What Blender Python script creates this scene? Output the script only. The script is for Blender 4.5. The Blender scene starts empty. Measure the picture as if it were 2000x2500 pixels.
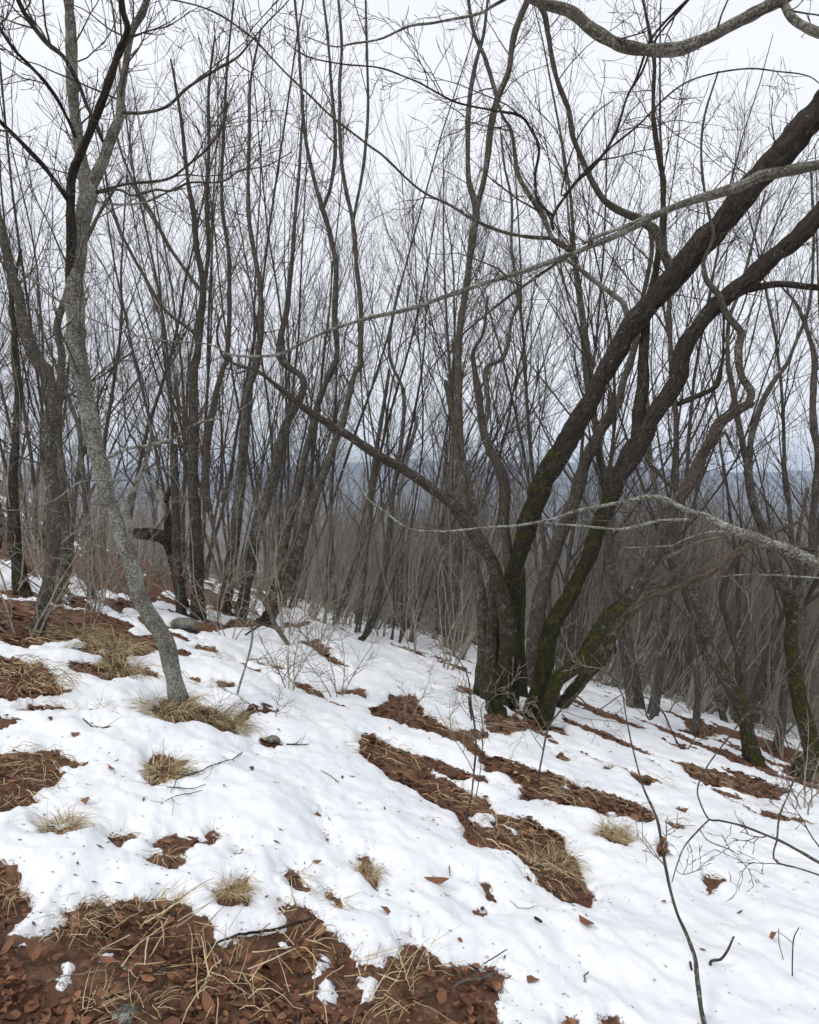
import bpy, math, random
import numpy as np
from mathutils import Vector

rng = np.random.default_rng(7)
random.seed(7)
SC = bpy.context.scene
COL = SC.collection
rad = math.radians

# ------------------------------------------------------------------ camera
FPX = 1629.0                      # focal length in pixels of the 2000 x 2500 photograph
HORIZ = 1180.0                    # row of the true horizon
CAMZ = 1.6
PITCH = math.atan((1250 - HORIZ) / FPX)
cam_d = bpy.data.cameras.new('camera')
cam = bpy.data.objects.new('camera', cam_d)
COL.objects.link(cam)
cam.location = (0, 0, CAMZ)
cam.rotation_euler = (rad(90) - PITCH, 0, 0)
cam_d.sensor_fit = 'VERTICAL'
cam_d.sensor_height = 25.0
cam_d.lens = FPX / 100.0
cam_d.clip_start = 0.05
cam_d.clip_end = 20000
SC.camera = cam

# ------------------------------------------------------------------ view, sun, sky
SC.view_settings.view_transform = 'Standard'
SC.view_settings.look = 'None'
SC.view_settings.exposure = 0.25
SC.cycles.max_bounces = 4
SC.cycles.diffuse_bounces = 2
SC.cycles.glossy_bounces = 1
SC.cycles.volume_bounces = 1
SC.view_settings.gamma = 1.0
SC.view_settings.use_curve_mapping = False
SUN_EL, SUN_AZ = rad(46), rad(228)          # azimuth measured from +Y towards +X
sun_d = bpy.data.lights.new('sun', 'SUN')
sun_d.energy = 1.3
sun_d.angle = rad(12)
sun_d.color = (1.0, 0.96, 0.9)
sun = bpy.data.objects.new('sun', sun_d)
COL.objects.link(sun)
sdir = Vector((math.sin(SUN_AZ) * math.cos(SUN_EL), math.cos(SUN_AZ) * math.cos(SUN_EL), math.sin(SUN_EL)))
sun.rotation_euler = (-sdir).to_track_quat('-Z', 'Y').to_euler()

world = bpy.data.worlds.new('World')
SC.world = world
world.use_nodes = True
nt = world.node_tree
nt.nodes.clear()
def wn(t, **k):
    n = nt.nodes.new(t)
    for a, b in k.items():
        setattr(n, a, b)
    return n
wo = wn('ShaderNodeOutputWorld')
wb = wn('ShaderNodeBackground')
wb.inputs['Strength'].default_value = 0.11
sky = wn('ShaderNodeTexSky')
sky.sky_type = 'NISHITA'
sky.sun_disc = False
sky.sun_elevation = SUN_EL
sky.sun_rotation = SUN_AZ
tc = wn('ShaderNodeTexCoord')
mp = wn('ShaderNodeMapping')
mp.inputs['Scale'].default_value = (1.0, 1.0, 5.0)
nz = wn('ShaderNodeTexNoise')
nz.inputs['Scale'].default_value = 3.2
nz.inputs['Detail'].default_value = 6
nz.inputs['Roughness'].default_value = 0.55
nt.links.new(tc.outputs['Generated'], mp.inputs['Vector'])
nt.links.new(mp.outputs['Vector'], nz.inputs['Vector'])
sx = wn('ShaderNodeSeparateXYZ')
nt.links.new(tc.outputs['Generated'], sx.inputs[0])
elev = wn('ShaderNodeMapRange')           # overcast overhead, breaks in the cloud only low down
elev.inputs['From Min'].default_value = 0.02
elev.inputs['From Max'].default_value = 0.22
nt.links.new(sx.outputs['Z'], elev.inputs['Value'])
ad = wn('ShaderNodeMath', operation='ADD')
nt.links.new(nz.outputs['Fac'], ad.inputs[0])
nt.links.new(elev.outputs[0], ad.inputs[1])
cm = wn('ShaderNodeMapRange')
cm.inputs['From Min'].default_value = 0.46
cm.inputs['From Max'].default_value = 0.66
nt.links.new(ad.outputs[0], cm.inputs['Value'])
nz2 = wn('ShaderNodeTexNoise')
nz2.inputs['Scale'].default_value = 2.0
nz2.inputs['Detail'].default_value = 5
nt.links.new(mp.outputs['Vector'], nz2.inputs['Vector'])
cr = wn('ShaderNodeMix', data_type='RGBA')
cr.inputs['A'].default_value = (6.6, 6.85, 7.4, 1)
cr.inputs['B'].default_value = (8.1, 8.25, 8.6, 1)
nt.links.new(nz2.outputs['Fac'], cr.inputs['Factor'])
mx = wn('ShaderNodeMix', data_type='RGBA')
nt.links.new(cm.outputs[0], mx.inputs['Factor'])
nt.links.new(sky.outputs[0], mx.inputs['A'])
nt.links.new(cr.outputs['Result'], mx.inputs['B'])
nt.links.new(mx.outputs['Result'], wb.inputs['Color'])
nt.links.new(wb.outputs[0], wo.inputs['Surface'])

# ------------------------------------------------------------------ noise helpers
def _hash(ix, iy, iz, seed):
    h = (ix.astype(np.uint32) * np.uint32(374761393) + iy.astype(np.uint32) * np.uint32(668265263)
         + iz.astype(np.uint32) * np.uint32(2147483647) + np.uint32(seed * 1013 + 77))
    h = (h ^ (h >> np.uint32(13))) * np.uint32(1274126177)
    h = h ^ (h >> np.uint32(16))
    h = h * np.uint32(2246822519)
    h = h ^ (h >> np.uint32(15))
    return (h & np.uint32(0xFFFFFF)).astype(np.float64) / 16777215.0

def vnoise3(x, y, z, seed=0):
    fx, fy, fz = np.floor(x), np.floor(y), np.floor(z)
    ix, iy, iz = fx.astype(np.int64), fy.astype(np.int64), fz.astype(np.int64)
    tx, ty, tz = x - fx, y - fy, z - fz
    tx, ty, tz = [t * t * (3 - 2 * t) for t in (tx, ty, tz)]
    r = 0
    for dx in (0, 1):
        for dy in (0, 1):
            for dz in (0, 1):
                r = r + _hash(ix + dx, iy + dy, iz + dz, seed) * (tx if dx else 1 - tx) * (ty if dy else 1 - ty) * (tz if dz else 1 - tz)
    return r * 2 - 1

def vnoise2(x, y, seed=0):
    fx, fy = np.floor(x), np.floor(y)
    ix, iy = fx.astype(np.int64), fy.astype(np.int64)
    tx, ty = x - fx, y - fy
    tx, ty = [t * t * (3 - 2 * t) for t in (tx, ty)]
    z = np.zeros_like(ix)
    r = 0
    for dx in (0, 1):
        for dy in (0, 1):
            r = r + _hash(ix + dx, iy + dy, z, seed) * (tx if dx else 1 - tx) * (ty if dy else 1 - ty)
    return r * 2 - 1

def fbm2(x, y, octs=4, seed=0):
    r, a, f = 0, 1.0, 1.0
    for o in range(octs):
        r = r + a * vnoise2(x * f + 17.3 * o, y * f - 9.1 * o, seed + o)
        a *= 0.5; f *= 2.03
    return r

# ------------------------------------------------------------------ terrain
def base_z(x, y):
    x = np.asarray(x, float); y = np.asarray(y, float)
    xe = 220 * np.tanh(x / 220)
    yp = np.clip(y, 0, 60)
    B = 0.08 * y.clip(-60, 0) + 0.08 * yp + 0.00306 * yp ** 2 + 0.447 * 240 * np.tanh((y.clip(60, None) - 60) / 240)
    left = np.clip(-x - 7, 0, 45)
    z = -0.25 * xe - B + 0.008 * left ** 2
    return z

def ground_z(x, y):
    x = np.asarray(x, float); y = np.asarray(y, float)
    z = base_z(x, y)
    # low terracettes running along the contour, which falls to the right towards the camera
    c = (x * 0.80 + y * 0.60)
    a = (x * 0.60 - y * 0.80)
    z = z + 0.045 * fbm2(c * 1.0, a * 0.28, 3, 11) * np.clip((y - 1) / 4, 0, 1)
    z = z + 0.030 * fbm2(x * 2.3, y * 2.3, 3, 5) + 0.012 * fbm2(x * 9, y * 9, 3, 6)
    far = np.clip((np.hypot(x, y) - 60) / 200, 0, 1)
    z = z + far * 5 * fbm2(x / 90, y / 90, 3, 31)
    return z

def ray(px, py):
    px = np.asarray(px, float); py = np.asarray(py, float)
    cx = (px - 1000) / FPX; cz = (1250 - py) / FPX
    dy = np.cos(PITCH) + cz * np.sin(PITCH)
    dz = -np.sin(PITCH) + cz * np.cos(PITCH)
    return cx / dy, dz / dy            # x and z per metre of y

def at(px, py, d):
    u, v = ray(px, py)
    return np.stack([u * d, np.ones_like(u) * d, CAMZ + v * d], -1)

_ys = np.exp(np.linspace(math.log(0.7), math.log(150), 500))
def hit(px, py, zf=base_z):
    """distance along y at which the line of sight through (px, py) meets the ground"""
    u, v = ray(np.atleast_1d(px), np.atleast_1d(py))
    Y = _ys[None, :]
    gap = CAMZ + v[:, None] * Y - zf(u[:, None] * Y, np.broadcast_to(Y, (len(u), len(_ys))))
    below = gap < 0
    idx = np.where(below.any(1), below.argmax(1), len(_ys) - 1)
    idx = np.clip(idx, 1, None)
    r = np.arange(len(u))
    g0, g1 = gap[r, idx - 1], gap[r, idx]
    t = np.clip(g0 / (g0 - g1 + 1e-9), 0, 1)
    y = _ys[idx - 1] * (1 - t) + _ys[idx] * t
    return u * y, y

# crops in which the outlines were measured: offset in the photograph, 1.725 px per px
OFF = {'1': (0, 0), '2': (1000, 0), '3': (0, 900), '4': (1000, 900), '5': (0, 1700), '6': (1000, 1700)}
def nat(k, x, y):
    ox, oy = OFF[k]
    return x / 1.725 + ox, y / 1.725 + oy

# ------------------------------------------------------------------ bare patches in the snow
BARE = """
5:-60,690 0,720 60,735 95,790 80,830 130,850 150,890 60,1000 40,1015 110,1020 200,1000 280,960 270,900 300,910 400,880 430,860 470,890 560,885 650,880 750,875 800,900 830,950 880,960 905,1000 900,1040 930,1065 1100,1020 1210,990 1200,940 1165,890 1200,880 1280,905 1340,950 1360,990 1440,1020 1480,1080 1530,1130 1600,1145 1660,1100 1690,1130 1670,1060 1700,1035 1740,1035 1805,1085 1855,1140 1925,1140 2055,1150 2115,1170 2140,1200 2085,1230 2075,1300 2095,1380 2125,1400 2125,1900 -400,1900 -400,700
5:-80,200 0,225 60,240 150,250 250,240 310,280 390,310 300,330 240,320 280,350 200,380 150,410 170,440 60,470 0,510 -80,530
5:-80,95 30,100 85,105 40,130 -80,160
5:80,60 130,40 250,55 285,70 200,75 100,72
5:610,300 640,260 720,270 800,310 760,330 730,380 660,390 630,370
5:175,570 200,550 300,575 370,580 320,605 260,630 200,600
5:460,610 560,595 600,620 530,640 520,665 470,640
5:640,630 720,615 800,615 850,635 900,590 925,600 910,640 830,650 790,680 690,690 650,660
5:609,700 650,685 740,680 790,700 790,740 740,760 660,750 620,730
5:980,680 1020,670 1030,695 1000,705
5:910,860 950,850 1050,800 1065,860 1050,900 990,915 940,905
5:1215,730 1255,735 1300,820 1290,840 1240,830 1215,770
5:1350,810 1390,820 1440,880 1490,920 1420,900 1370,860
5:1495,700 1540,690 1560,730 1590,790 1580,830 1540,790 1500,740
5:1330,515 1360,515 1365,540 1340,535
5:1375,575 1390,590 1395,640 1380,600
5:1080,185 1130,165 1190,175 1185,200 1110,195
5:1060,235 1100,230 1110,240 1080,245
5:635,80 700,30 850,20 960,60 990,100 1030,160 950,160 870,130 740,130 680,115 650,110
5:980,70 1060,50 1110,45 1170,60 1090,75 1000,90
5:350,70 380,65 400,78 360,80
5:350,125 380,150 430,175 475,172 440,165 390,135
5:1535,45 1600,50 1640,15 1740,0 1800,60 1740,130 1650,110 1600,90
6:0,110 80,95 110,120 170,150 270,150 340,180 330,200 270,200 330,260 400,280 520,310 640,340 720,370 860,410 960,440 1040,490 1010,520 960,545 870,520 800,520 700,490 600,450 520,430 450,420 480,390 400,340 320,330 290,270 230,230 160,200 80,170 0,140 -80,90
6:-220,145 -160,150 -60,190 30,230 90,290 200,340 230,360 330,420 380,480 500,490 560,540 640,570 660,620 700,690 750,760 772,830 770,875 700,870 640,855 590,830 540,790 500,720 450,670 350,650 280,640 220,590 235,550 190,480 120,440 60,400 0,360 -60,340 -110,300 -200,230
6:-40,205 60,230 150,262 230,310 330,350 340,366 240,340 150,310 60,262 -30,235
6:310,80 460,90 470,130 360,180 330,130
6:630,80 700,110 800,140 900,180 960,220 1080,260 1180,280 1300,320 1400,350 1560,390 1660,410 1560,430 1580,460 1450,430 1300,390 1200,350 1130,290 1000,250 900,210 780,170 660,120
6:930,340 1000,340 1100,380 1060,385 970,370
6:820,295 850,300 855,318 820,310
6:1060,530 1130,530 1170,560 1120,575
6:780,570 830,560 900,590 940,620 910,650 850,630 800,600
6:1040,640 1090,640 1095,700 1050,700
6:1205,745 1270,765 1320,790 1300,830 1260,840 1225,780
6:1130,460 1170,475 1150,482
6:1430,490 1550,490 1700,520 1760,540 1740,560 1600,540 1480,510
6:600,235 660,240 685,260 640,262
6:730,210 780,215 840,240 790,235
6:1480,210 1600,235 1760,260 1760,400 1650,350 1560,310 1600,280 1520,250
6:1340,250 1440,262 1420,290 1350,280
6:300,785 340,790 360,860 330,850 310,820
6:255,870 320,880 310,910 265,905
6:1140,110 1230,110 1300,160 1280,185 1200,160
6:480,740 520,780 530,800 490,765
6:640,1370 700,1350 740,1400 720,1480 650,1480
6:780,1350 870,1340 930,1400 960,1480 800,1480
3:-60,930 0,960 120,990 230,1010 440,1030 540,1060 560,1090 540,1110 580,1130 660,1130 720,1170 640,1200 560,1205 520,1240 560,1262 640,1260 690,1310 560,1300 460,1350 390,1330 330,1300 270,1270 420,1270 440,1250 350,1230 260,1200 360,1190 240,1170 90,1205 50,1170 0,1160 -60,1160
3:-60,1230 0,1240 100,1250 200,1270 215,1310 260,1310 230,1340 320,1375 200,1390 60,1410 -60,1420
3:700,1085 800,1060 900,1075 1000,1068 1150,1085 1300,1070 1290,1095 1150,1110 1000,1100 800,1110
3:810,1165 900,1175 930,1200 850,1195
3:890,1222 935,1225 930,1236 900,1235
3:790,1293 840,1300 830,1310 790,1306
3:1250,1330 1290,1322 1320,1350 1270,1352
3:1280,1155 1340,1160 1390,1195 1380,1212 1310,1195
3:1400,1360 1520,1345 1540,1395 1460,1375
3:900,1310 1010,1330 990,1345 920,1330
3:1080,1215 1140,1240 1210,1275 1150,1268 1085,1235
3:740,1190 800,1205 800,1225 750,1225
"""
ISLES = """
5:60,1068 110,1062 105,1085 65,1085
5:400,1100 440,1075 480,1075 480,1100 440,1120
5:230,1165 260,1165 295,1180 290,1240 265,1295 232,1297 255,1230
5:1170,1030 1205,1020 1210,1055 1180,1060
5:1330,1060 1360,1075 1385,1085 1350,1130 1360,1170 1310,1175 1318,1110
5:1355,1165 1395,1180 1420,1240 1405,1275 1340,1285 1335,1250 1350,1220
5:1520,1170 1560,1175 1578,1210 1540,1265 1500,1265 1515,1220
6:270,470 340,475 370,500 345,515 360,545 310,530 280,510
6:390,520 440,530 465,560 430,565
6:650,365 680,370 685,395 655,385
6:830,500 870,500 880,515 840,518
3:270,1168 360,1180 360,1192 280,1188
3:420,1190 460,1192 455,1203 420,1203
3:510,1240 560,1240 555,1249 515,1248
"""
def polys(txt):
    out = []
    for ln in txt.strip().splitlines():
        k, p = ln.split(':')
        q = [tuple(float(a) for a in w.split(',')) for w in p.split()]
        n = np.array([nat(k, a, b) for a, b in q])
        gx, gy = hit(n[:, 0], np.minimum(n[:, 1], 2900))
        out.append(np.stack([gx, gy], 1))
    return out
BP, IP = polys(BARE), polys(ISLES)
# hollows melted round the feet of the trunks
FEET = np.array([(1240, 1765), (1290, 1745), (1325, 1770), (1170, 1705), (487, 1510), (442, 1497), (548, 1500), (585, 1514), (643, 1526), (666, 1486), (93, 1555), (136, 1471),
                 (55, 1456), (223, 1456), (1843, 1859), (1897, 1834), (1990, 1891), (1693, 1796), (881, 1567), (872, 1526), (916, 1514), (1156, 1688)], float)
FX, FY = hit(FEET[:, 0], FEET[:, 1])

def sd_poly(P, x, y, cap):
    """signed distance, positive outside, capped"""
    d = np.full(x.shape, cap)
    mn, mx_ = P.min(0) - cap, P.max(0) + cap
    sel = (x > mn[0]) & (x < mx_[0]) & (y > mn[1]) & (y < mx_[1])
    if not sel.any():
        return d
    X, Y = x[sel], y[sel]
    D = np.full(X.shape, cap ** 2)
    ins = np.zeros(X.shape, bool)
    n = len(P)
    for i in range(n):
        ax, ay = P[i]; bx, by = P[(i + 1) % n]
        ex, ey = bx - ax, by - ay
        t = np.clip(((X - ax) * ex + (Y - ay) * ey) / (ex * ex + ey * ey + 1e-12), 0, 1)
        D = np.minimum(D, (X - ax - t * ex) ** 2 + (Y - ay - t * ey) ** 2)
        if abs(ey) > 1e-12:
            c = ((ay > Y) != (by > Y)) & (X < ex * (Y - ay) / ey + ax)
            ins ^= c
    D = np.sqrt(D)
    d[sel] = np.where(ins, -D, D)
    return d

def snow_s(x, y):
    """signed distance to the snow edge in metres: positive where snow lies"""
    x = np.asarray(x, float); y = np.asarray(y, float)
    sc = np.clip(y / 5.0, 0.4, 2.5)
    wx = x + sc * (0.030 * fbm2(x * 5.5, y * 5.5, 2, 41) + 0.016 * fbm2(x * 24, y * 24, 4, 43))
    wy = y + sc * (0.030 * fbm2(x * 5.5 + 50, y * 5.5, 2, 42) + 0.016 * fbm2(x * 24 + 9, y * 24, 4, 44))
    s = np.full(x.shape, 0.8)
    for P in BP:
        s = np.minimum(s, sd_poly(P, wx, wy, 0.8))
    for fx, fy in zip(FX, FY):
        s = np.minimum(s, np.hypot((wx - fx) * 0.9, wy - fy + 0.04) - 0.24)
    for P in IP:
        s = np.maximum(s, -sd_poly(P, wx, wy, 0.8))
    # melted streaks further off, drawn out along the contour
    c = (x * 0.80 + y * 0.60); a = (x * 0.60 - y * 0.80)
    n = fbm2(c * 1.7, a * 0.22, 4, 21) + 0.45 * fbm2(c * 5, a * 1.6, 3, 23)
    u = x / np.maximum(y, 0.5)
    right = np.clip((u + 0.05) / 0.4, 0, 1)
    left = np.clip((-u - 0.12) / 0.22, 0, 1)
    on = np.clip((y - 5.6) / 2.0, 0, 1)
    far = np.clip((y - 9.0) / 2.5, 0, 1)
    thr = 1.50 - on * (0.80 + 0.16 * right) - far * (0.30 * left + 0.05) - far * left * 1.0
    s2 = (thr - n) * 0.30
    s = np.minimum(s, np.where(y > 5.5, s2, 0.8))
    n3 = fbm2(c * 2.6 + 7, a * 1.1, 3, 27)
    s = np.minimum(s, np.where((y > 4.6) & (y < 16), (0.88 - n3 + 0.5 * np.clip(5.4 - y, 0, 1)) * 0.22, 0.8))
    return s

def snow_t(s, x, y):
    # granular rim, then a rounded shoulder, then a slow swell
    e = np.clip(s, 0, None)
    t = 0.030 * (1 - np.exp(-e / 0.028)) + 0.040 * (1 - np.exp(-e / 0.25))
    t = t + np.clip(e / 0.3, 0, 1) * 0.014 * fbm2(x * 1.3, y * 1.3, 2, 61)
    t = t + 0.0022 * fbm2(x * 12, y * 12, 4, 62) * np.clip(e / 0.08, 0, 1)
    return np.where(s > 0, t, s * 0.5)

def surf_z(x, y):
    x = np.atleast_1d(np.asarray(x, float)); y = np.atleast_1d(np.asarray(y, float))
    g = ground_z(x, y)
    return g + np.maximum(0, snow_t(snow_s(x, y), x, y))

# ------------------------------------------------------------------ scene-graph helpers
def tagit(o, label=None, cat=None, group=None, kind=None):
    if label: o['label'] = label
    if cat: o['category'] = cat
    if group: o['group'] = group
    if kind: o['kind'] = kind
    return o
def link(o, parent=None):
    COL.objects.link(o)
    if parent is not None:
        o.parent = parent
    return o
def empty(name, loc, label, cat, group=None, rz=0.0):
    o = bpy.data.objects.new(name, None)
    o.empty_display_size = 0.1
    o.location = loc
    o.rotation_euler = (0, 0, rz)
    link(o)
    return tagit(o, label, cat, group)
def mesh_from(name, V, F, mat, smooth=True, attrs=None):
    """V (n,3), F (m,4) or (m,3)"""
    me = bpy.data.meshes.new(name)
    V = np.ascontiguousarray(V, np.float32); F = np.ascontiguousarray(F, np.int32)
    k = F.shape[1]
    me.vertices.add(len(V)); me.vertices.foreach_set('co', V.ravel())
    me.loops.add(F.size); me.loops.foreach_set('vertex_index', F.ravel())
    me.polygons.add(len(F))
    me.polygons.foreach_set('loop_start', np.arange(len(F), dtype=np.int32) * k)
    if smooth:
        me.polygons.foreach_set('use_smooth', np.ones(len(F), bool))
    me.update(calc_edges=True)
    for nm, (ty, arr) in (attrs or {}).items():
        at_ = me.attributes.new(nm, ty, 'POINT')
        at_.data.foreach_set('vector' if ty == 'FLOAT_VECTOR' else 'value', np.ascontiguousarray(arr, np.float32).ravel())
    if mat: me.materials.append(mat)
    return me
def copy_tree(o, parent=None):
    c = o.copy()
    COL.objects.link(c)
    if parent is not None:
        c.parent = parent
    for ch in [k for k in o.children]:
        copy_tree(ch, c)
    return c
def norm(v):
    return v / (np.linalg.norm(v, axis=-1, keepdims=True) + 1e-12)

# ------------------------------------------------------------------ materials
def new_mat(name):
    m = bpy.data.materials.new(name)
    m.use_nodes = True
    t = m.node_tree
    b = t.nodes['Principled BSDF']
    return m, t, b
def N(t, ty, ins=None, **k):
    n = t.nodes.new(ty)
    for a, b in k.items(): setattr(n, a, b)
    for a, b in (ins or {}).items(): n.inputs[a].default_value = b
    return n
def ramp(t, src, stops):
    r = N(t, 'ShaderNodeValToRGB')
    els = r.color_ramp.elements
    while len(els) > 1: els.remove(els[-1])
    els[0].position = stops[0][0]; els[0].color = (*stops[0][1], 1)
    for p, c in stops[1:]:
        e = els.new(p); e.color = (*c, 1)
    t.links.new(src, r.inputs[0])
    return r.outputs[0]
def mixc(t, f, a, b):
    m = N(t, 'ShaderNodeMix', data_type='RGBA')
    for sock, v in (('Factor', f), ('A', a), ('B', b)):
        if isinstance(v, (int, float)): m.inputs[sock].default_value = v
        elif isinstance(v, tuple): m.inputs[sock].default_value = (*v, 1)
        else: t.links.new(v, m.inputs[sock])
    return m.outputs['Result']
def rng_map(t, src, a, b, c=0.0, d=1.0):
    m = N(t, 'ShaderNodeMapRange', {'From Min': a, 'From Max': b, 'To Min': c, 'To Max': d})
    t.links.new(src, m.inputs['Value'])
    return m.outputs[0]
def math2(t, op, a, b):
    m = N(t, 'ShaderNodeMath', operation=op)
    for i, v in enumerate((a, b)):
        if isinstance(v, (int, float)): m.inputs[i].default_value = v
        else: t.links.new(v, m.inputs[i])
    return m.outputs[0]

def make_bark(name, dark, mid, lichen, lichen_amt, ridge=1.0, bump=0.5, speck=1.0):
    m, t, b = new_mat(name)
    at_ = N(t, 'ShaderNodeAttribute', attribute_name='bc')
    st = N(t, 'ShaderNodeMapping', {'Scale': (1, 1, 0.30)})
    t.links.new(at_.outputs['Vector'], st.inputs['Vector'])
    n1 = N(t, 'ShaderNodeTexNoise', {'Scale': 45.0 * ridge, 'Detail': 6.0, 'Roughness': 0.68, 'Distortion': 0.8})
    t.links.new(st.outputs[0], n1.inputs['Vector'])
    n2 = N(t, 'ShaderNodeTexNoise', {'Scale': 7.0, 'Detail': 4.0, 'Roughness': 0.6})
    n3 = N(t, 'ShaderNodeTexNoise', {'Scale': 48.0 * speck, 'Detail': 5.0, 'Roughness': 0.75})
    n6 = N(t, 'ShaderNodeTexNoise', {'Scale': 3.0, 'Detail': 3.0})
    n4 = N(t, 'ShaderNodeTexNoise', {'Scale': 11.0, 'Detail': 8.0, 'Roughness': 0.72})
    n5 = N(t, 'ShaderNodeTexNoise', {'Scale': 60.0, 'Detail': 4.0, 'Roughness': 0.7})
    for n in (n2, n3, n4, n5, n6): t.links.new(at_.outputs['Vector'], n.inputs['Vector'])
    base = ramp(t, n1.outputs['Fac'], [(0.36, dark), (0.50, tuple((d + q) * 0.45 for d, q in zip(dark, mid))), (0.64, mid)])
    base = mixc(t, rng_map(t, n6.outputs['Fac'], 0.35, 0.7, 0.0, 0.5), base, tuple(c * 0.55 for c in mid))
    # crusty lichen: fine speckle whose density follows broad blotches
    l = math2(t, 'ADD', math2(t, 'MULTIPLY', n2.outputs['Fac'], 0.40), n3.outputs['Fac'])
    lo = 0.93 - 0.30 * lichen_amt
    lf = rng_map(t, l, lo, lo + 0.035)
    lc = ramp(t, n5.outputs['Fac'], [(0.35, tuple(c * 0.55 for c in lichen)), (0.62, lichen)])
    col = mixc(t, lf, base, lc)
    # moss, thicker on the upper side of a leaning stem
    ms = N(t, 'ShaderNodeAttribute', attribute_name='moss')
    g = N(t, 'ShaderNodeNewGeometry')
    sp = N(t, 'ShaderNodeSeparateXYZ'); t.links.new(g.outputs['True Normal'], sp.inputs[0])
    mv = math2(t, 'ADD', n4.outputs['Fac'], math2(t, 'MULTIPLY', ms.outputs['Fac'], 0.62))
    mv = math2(t, 'ADD', mv, math2(t, 'MULTIPLY', math2(t, 'MULTIPLY', sp.outputs['Z'], ms.outputs['Fac']), 0.22))
    mf = rng_map(t, mv, 0.88, 0.97)
    mc = ramp(t, math2(t, 'ADD', math2(t, 'MULTIPLY', n5.outputs['Fac'], 0.5), math2(t, 'MULTIPLY', n4.outputs['Fac'], 0.5)), [(0.38, (0.014, 0.014, 0.007)), (0.50, (0.036, 0.037, 0.012)), (0.62, (0.115, 0.108, 0.026))])
    col = mixc(t, mf, col, mc)
    t.links.new(col, b.inputs['Base Color'])
    b.inputs['Roughness'].default_value = 0.9
    b.inputs['Specular IOR Level'].default_value = 0.2
    h = math2(t, 'ADD', n1.outputs['Fac'], math2(t, 'MULTIPLY', math2(t, 'MULTIPLY', n5.outputs['Fac'], mf), 1.2))
    h = math2(t, 'ADD', h, math2(t, 'MULTIPLY', lf, 0.15))
    bp = N(t, 'ShaderNodeBump', {'Strength': bump, 'Distance': 0.03})
    t.links.new(h, bp.inputs['Height'])
    t.links.new(bp.outputs[0], b.inputs['Normal'])
    return m

M_LICHEN = make_bark('grey_lichen_bark', (0.09, 0.082, 0.066), (0.21, 0.195, 0.16), (0.42, 0.425, 0.375), 0.84, 0.9, 0.8, 1.7)
M_DARK = make_bark('dark_ridged_bark', (0.008, 0.007, 0.006), (0.085, 0.070, 0.056), (0.38, 0.39, 0.34), 0.36, 0.85, 1.0, 1.0)
M_BROWN = make_bark('brown_bark', (0.024, 0.020, 0.016), (0.132, 0.110, 0.089), (0.38, 0.385, 0.34), 0.46, 0.9, 0.9)
M_GREY = make_bark('grey_brown_bark', (0.03, 0.026, 0.021), (0.15, 0.132, 0.108), (0.34, 0.345, 0.30), 0.56, 0.7, 0.8, 1.1)
M_PALE = make_bark('pale_lichen_branch_bark', (0.07, 0.06, 0.045), (0.24, 0.215, 0.175), (0.46, 0.49, 0.44), 0.82, 1.5, 0.6, 1.6)
M_DEAD = make_bark('bare_dead_wood', (0.045, 0.034, 0.025), (0.27, 0.215, 0.165), (0.34, 0.34, 0.29), 0.45, 1.1, 1.0)
M_TWIG = make_bark('twig_bark', (0.035, 0.029, 0.024), (0.135, 0.112, 0.092), (0.30, 0.295, 0.25), 0.35, 1.0, 0.2)
M_PTWIG = make_bark('pale_twig_bark', (0.16, 0.135, 0.105), (0.36, 0.31, 0.25), (0.42, 0.42, 0.37), 0.5, 1.0, 0.2)
M_BUSH = make_bark('thicket_bark', (0.19, 0.16, 0.128), (0.43, 0.375, 0.305), (0.50, 0.49, 0.43), 0.6, 1.0, 0.2)

def make_snow():
    m, t, b = new_mat('old_snow')
    g = N(t, 'ShaderNodeNewGeometry')
    n1 = N(t, 'ShaderNodeTexNoise', {'Scale': 90.0, 'Detail': 4.0, 'Roughness': 0.7})
    n2 = N(t, 'ShaderNodeTexNoise', {'Scale': 2.2, 'Detail': 4.0})
    n3 = N(t, 'ShaderNodeTexNoise', {'Scale': 14.0, 'Detail': 5.0, 'Roughness': 0.6})
    n4 = N(t, 'ShaderNodeTexVoronoi', {'Scale': 26.0, 'Randomness': 1.0})
    for n in (n1, n2, n3, n4): t.links.new(g.outputs['Position'], n.inputs['Vector'])
    at_ = N(t, 'ShaderNodeAttribute', attribute_name='edge')
    clean = ramp(t, n2.outputs['Fac'], [(0.3, (0.84, 0.865, 0.90)), (0.7, (0.91, 0.92, 0.935))])
    # needle-fine dirt: small specks, thicker near melted edges
    thr = rng_map(t, n3.outputs['Fac'], 0.45, 0.75, 0.035, 0.11)
    sp = math2(t, 'LESS_THAN', n4.outputs['Distance'], thr)
    col = mixc(t, math2(t, 'MULTIPLY', sp, 0.55), clean, (0.16, 0.11, 0.08))
    gr = math2(t, 'ADD', n1.outputs['Fac'], rng_map(t, at_.outputs['Fac'], 0.0, 0.030, 0.16, -0.2))
    dirt = rng_map(t, gr, 0.60, 0.72)
    col = mixc(t, math2(t, 'MULTIPLY', dirt, 0.75), col, (0.13, 0.07, 0.045))
    t.links.new(col, b.inputs['Base Color'])
    b.inputs['Roughness'].default_value = 0.65
    b.inputs['Specular IOR Level'].default_value = 0.3
    bp = N(t, 'ShaderNodeBump', {'Strength': 0.4, 'Distance': 0.006})
    t.links.new(math2(t, 'ADD', n1.outputs['Fac'], math2(t, 'MULTIPLY', n3.outputs['Fac'], 2.0)), bp.inputs['Height'])
    t.links.new(bp.outputs[0], b.inputs['Normal'])
    return m
M_SNOW = make_snow()

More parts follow.
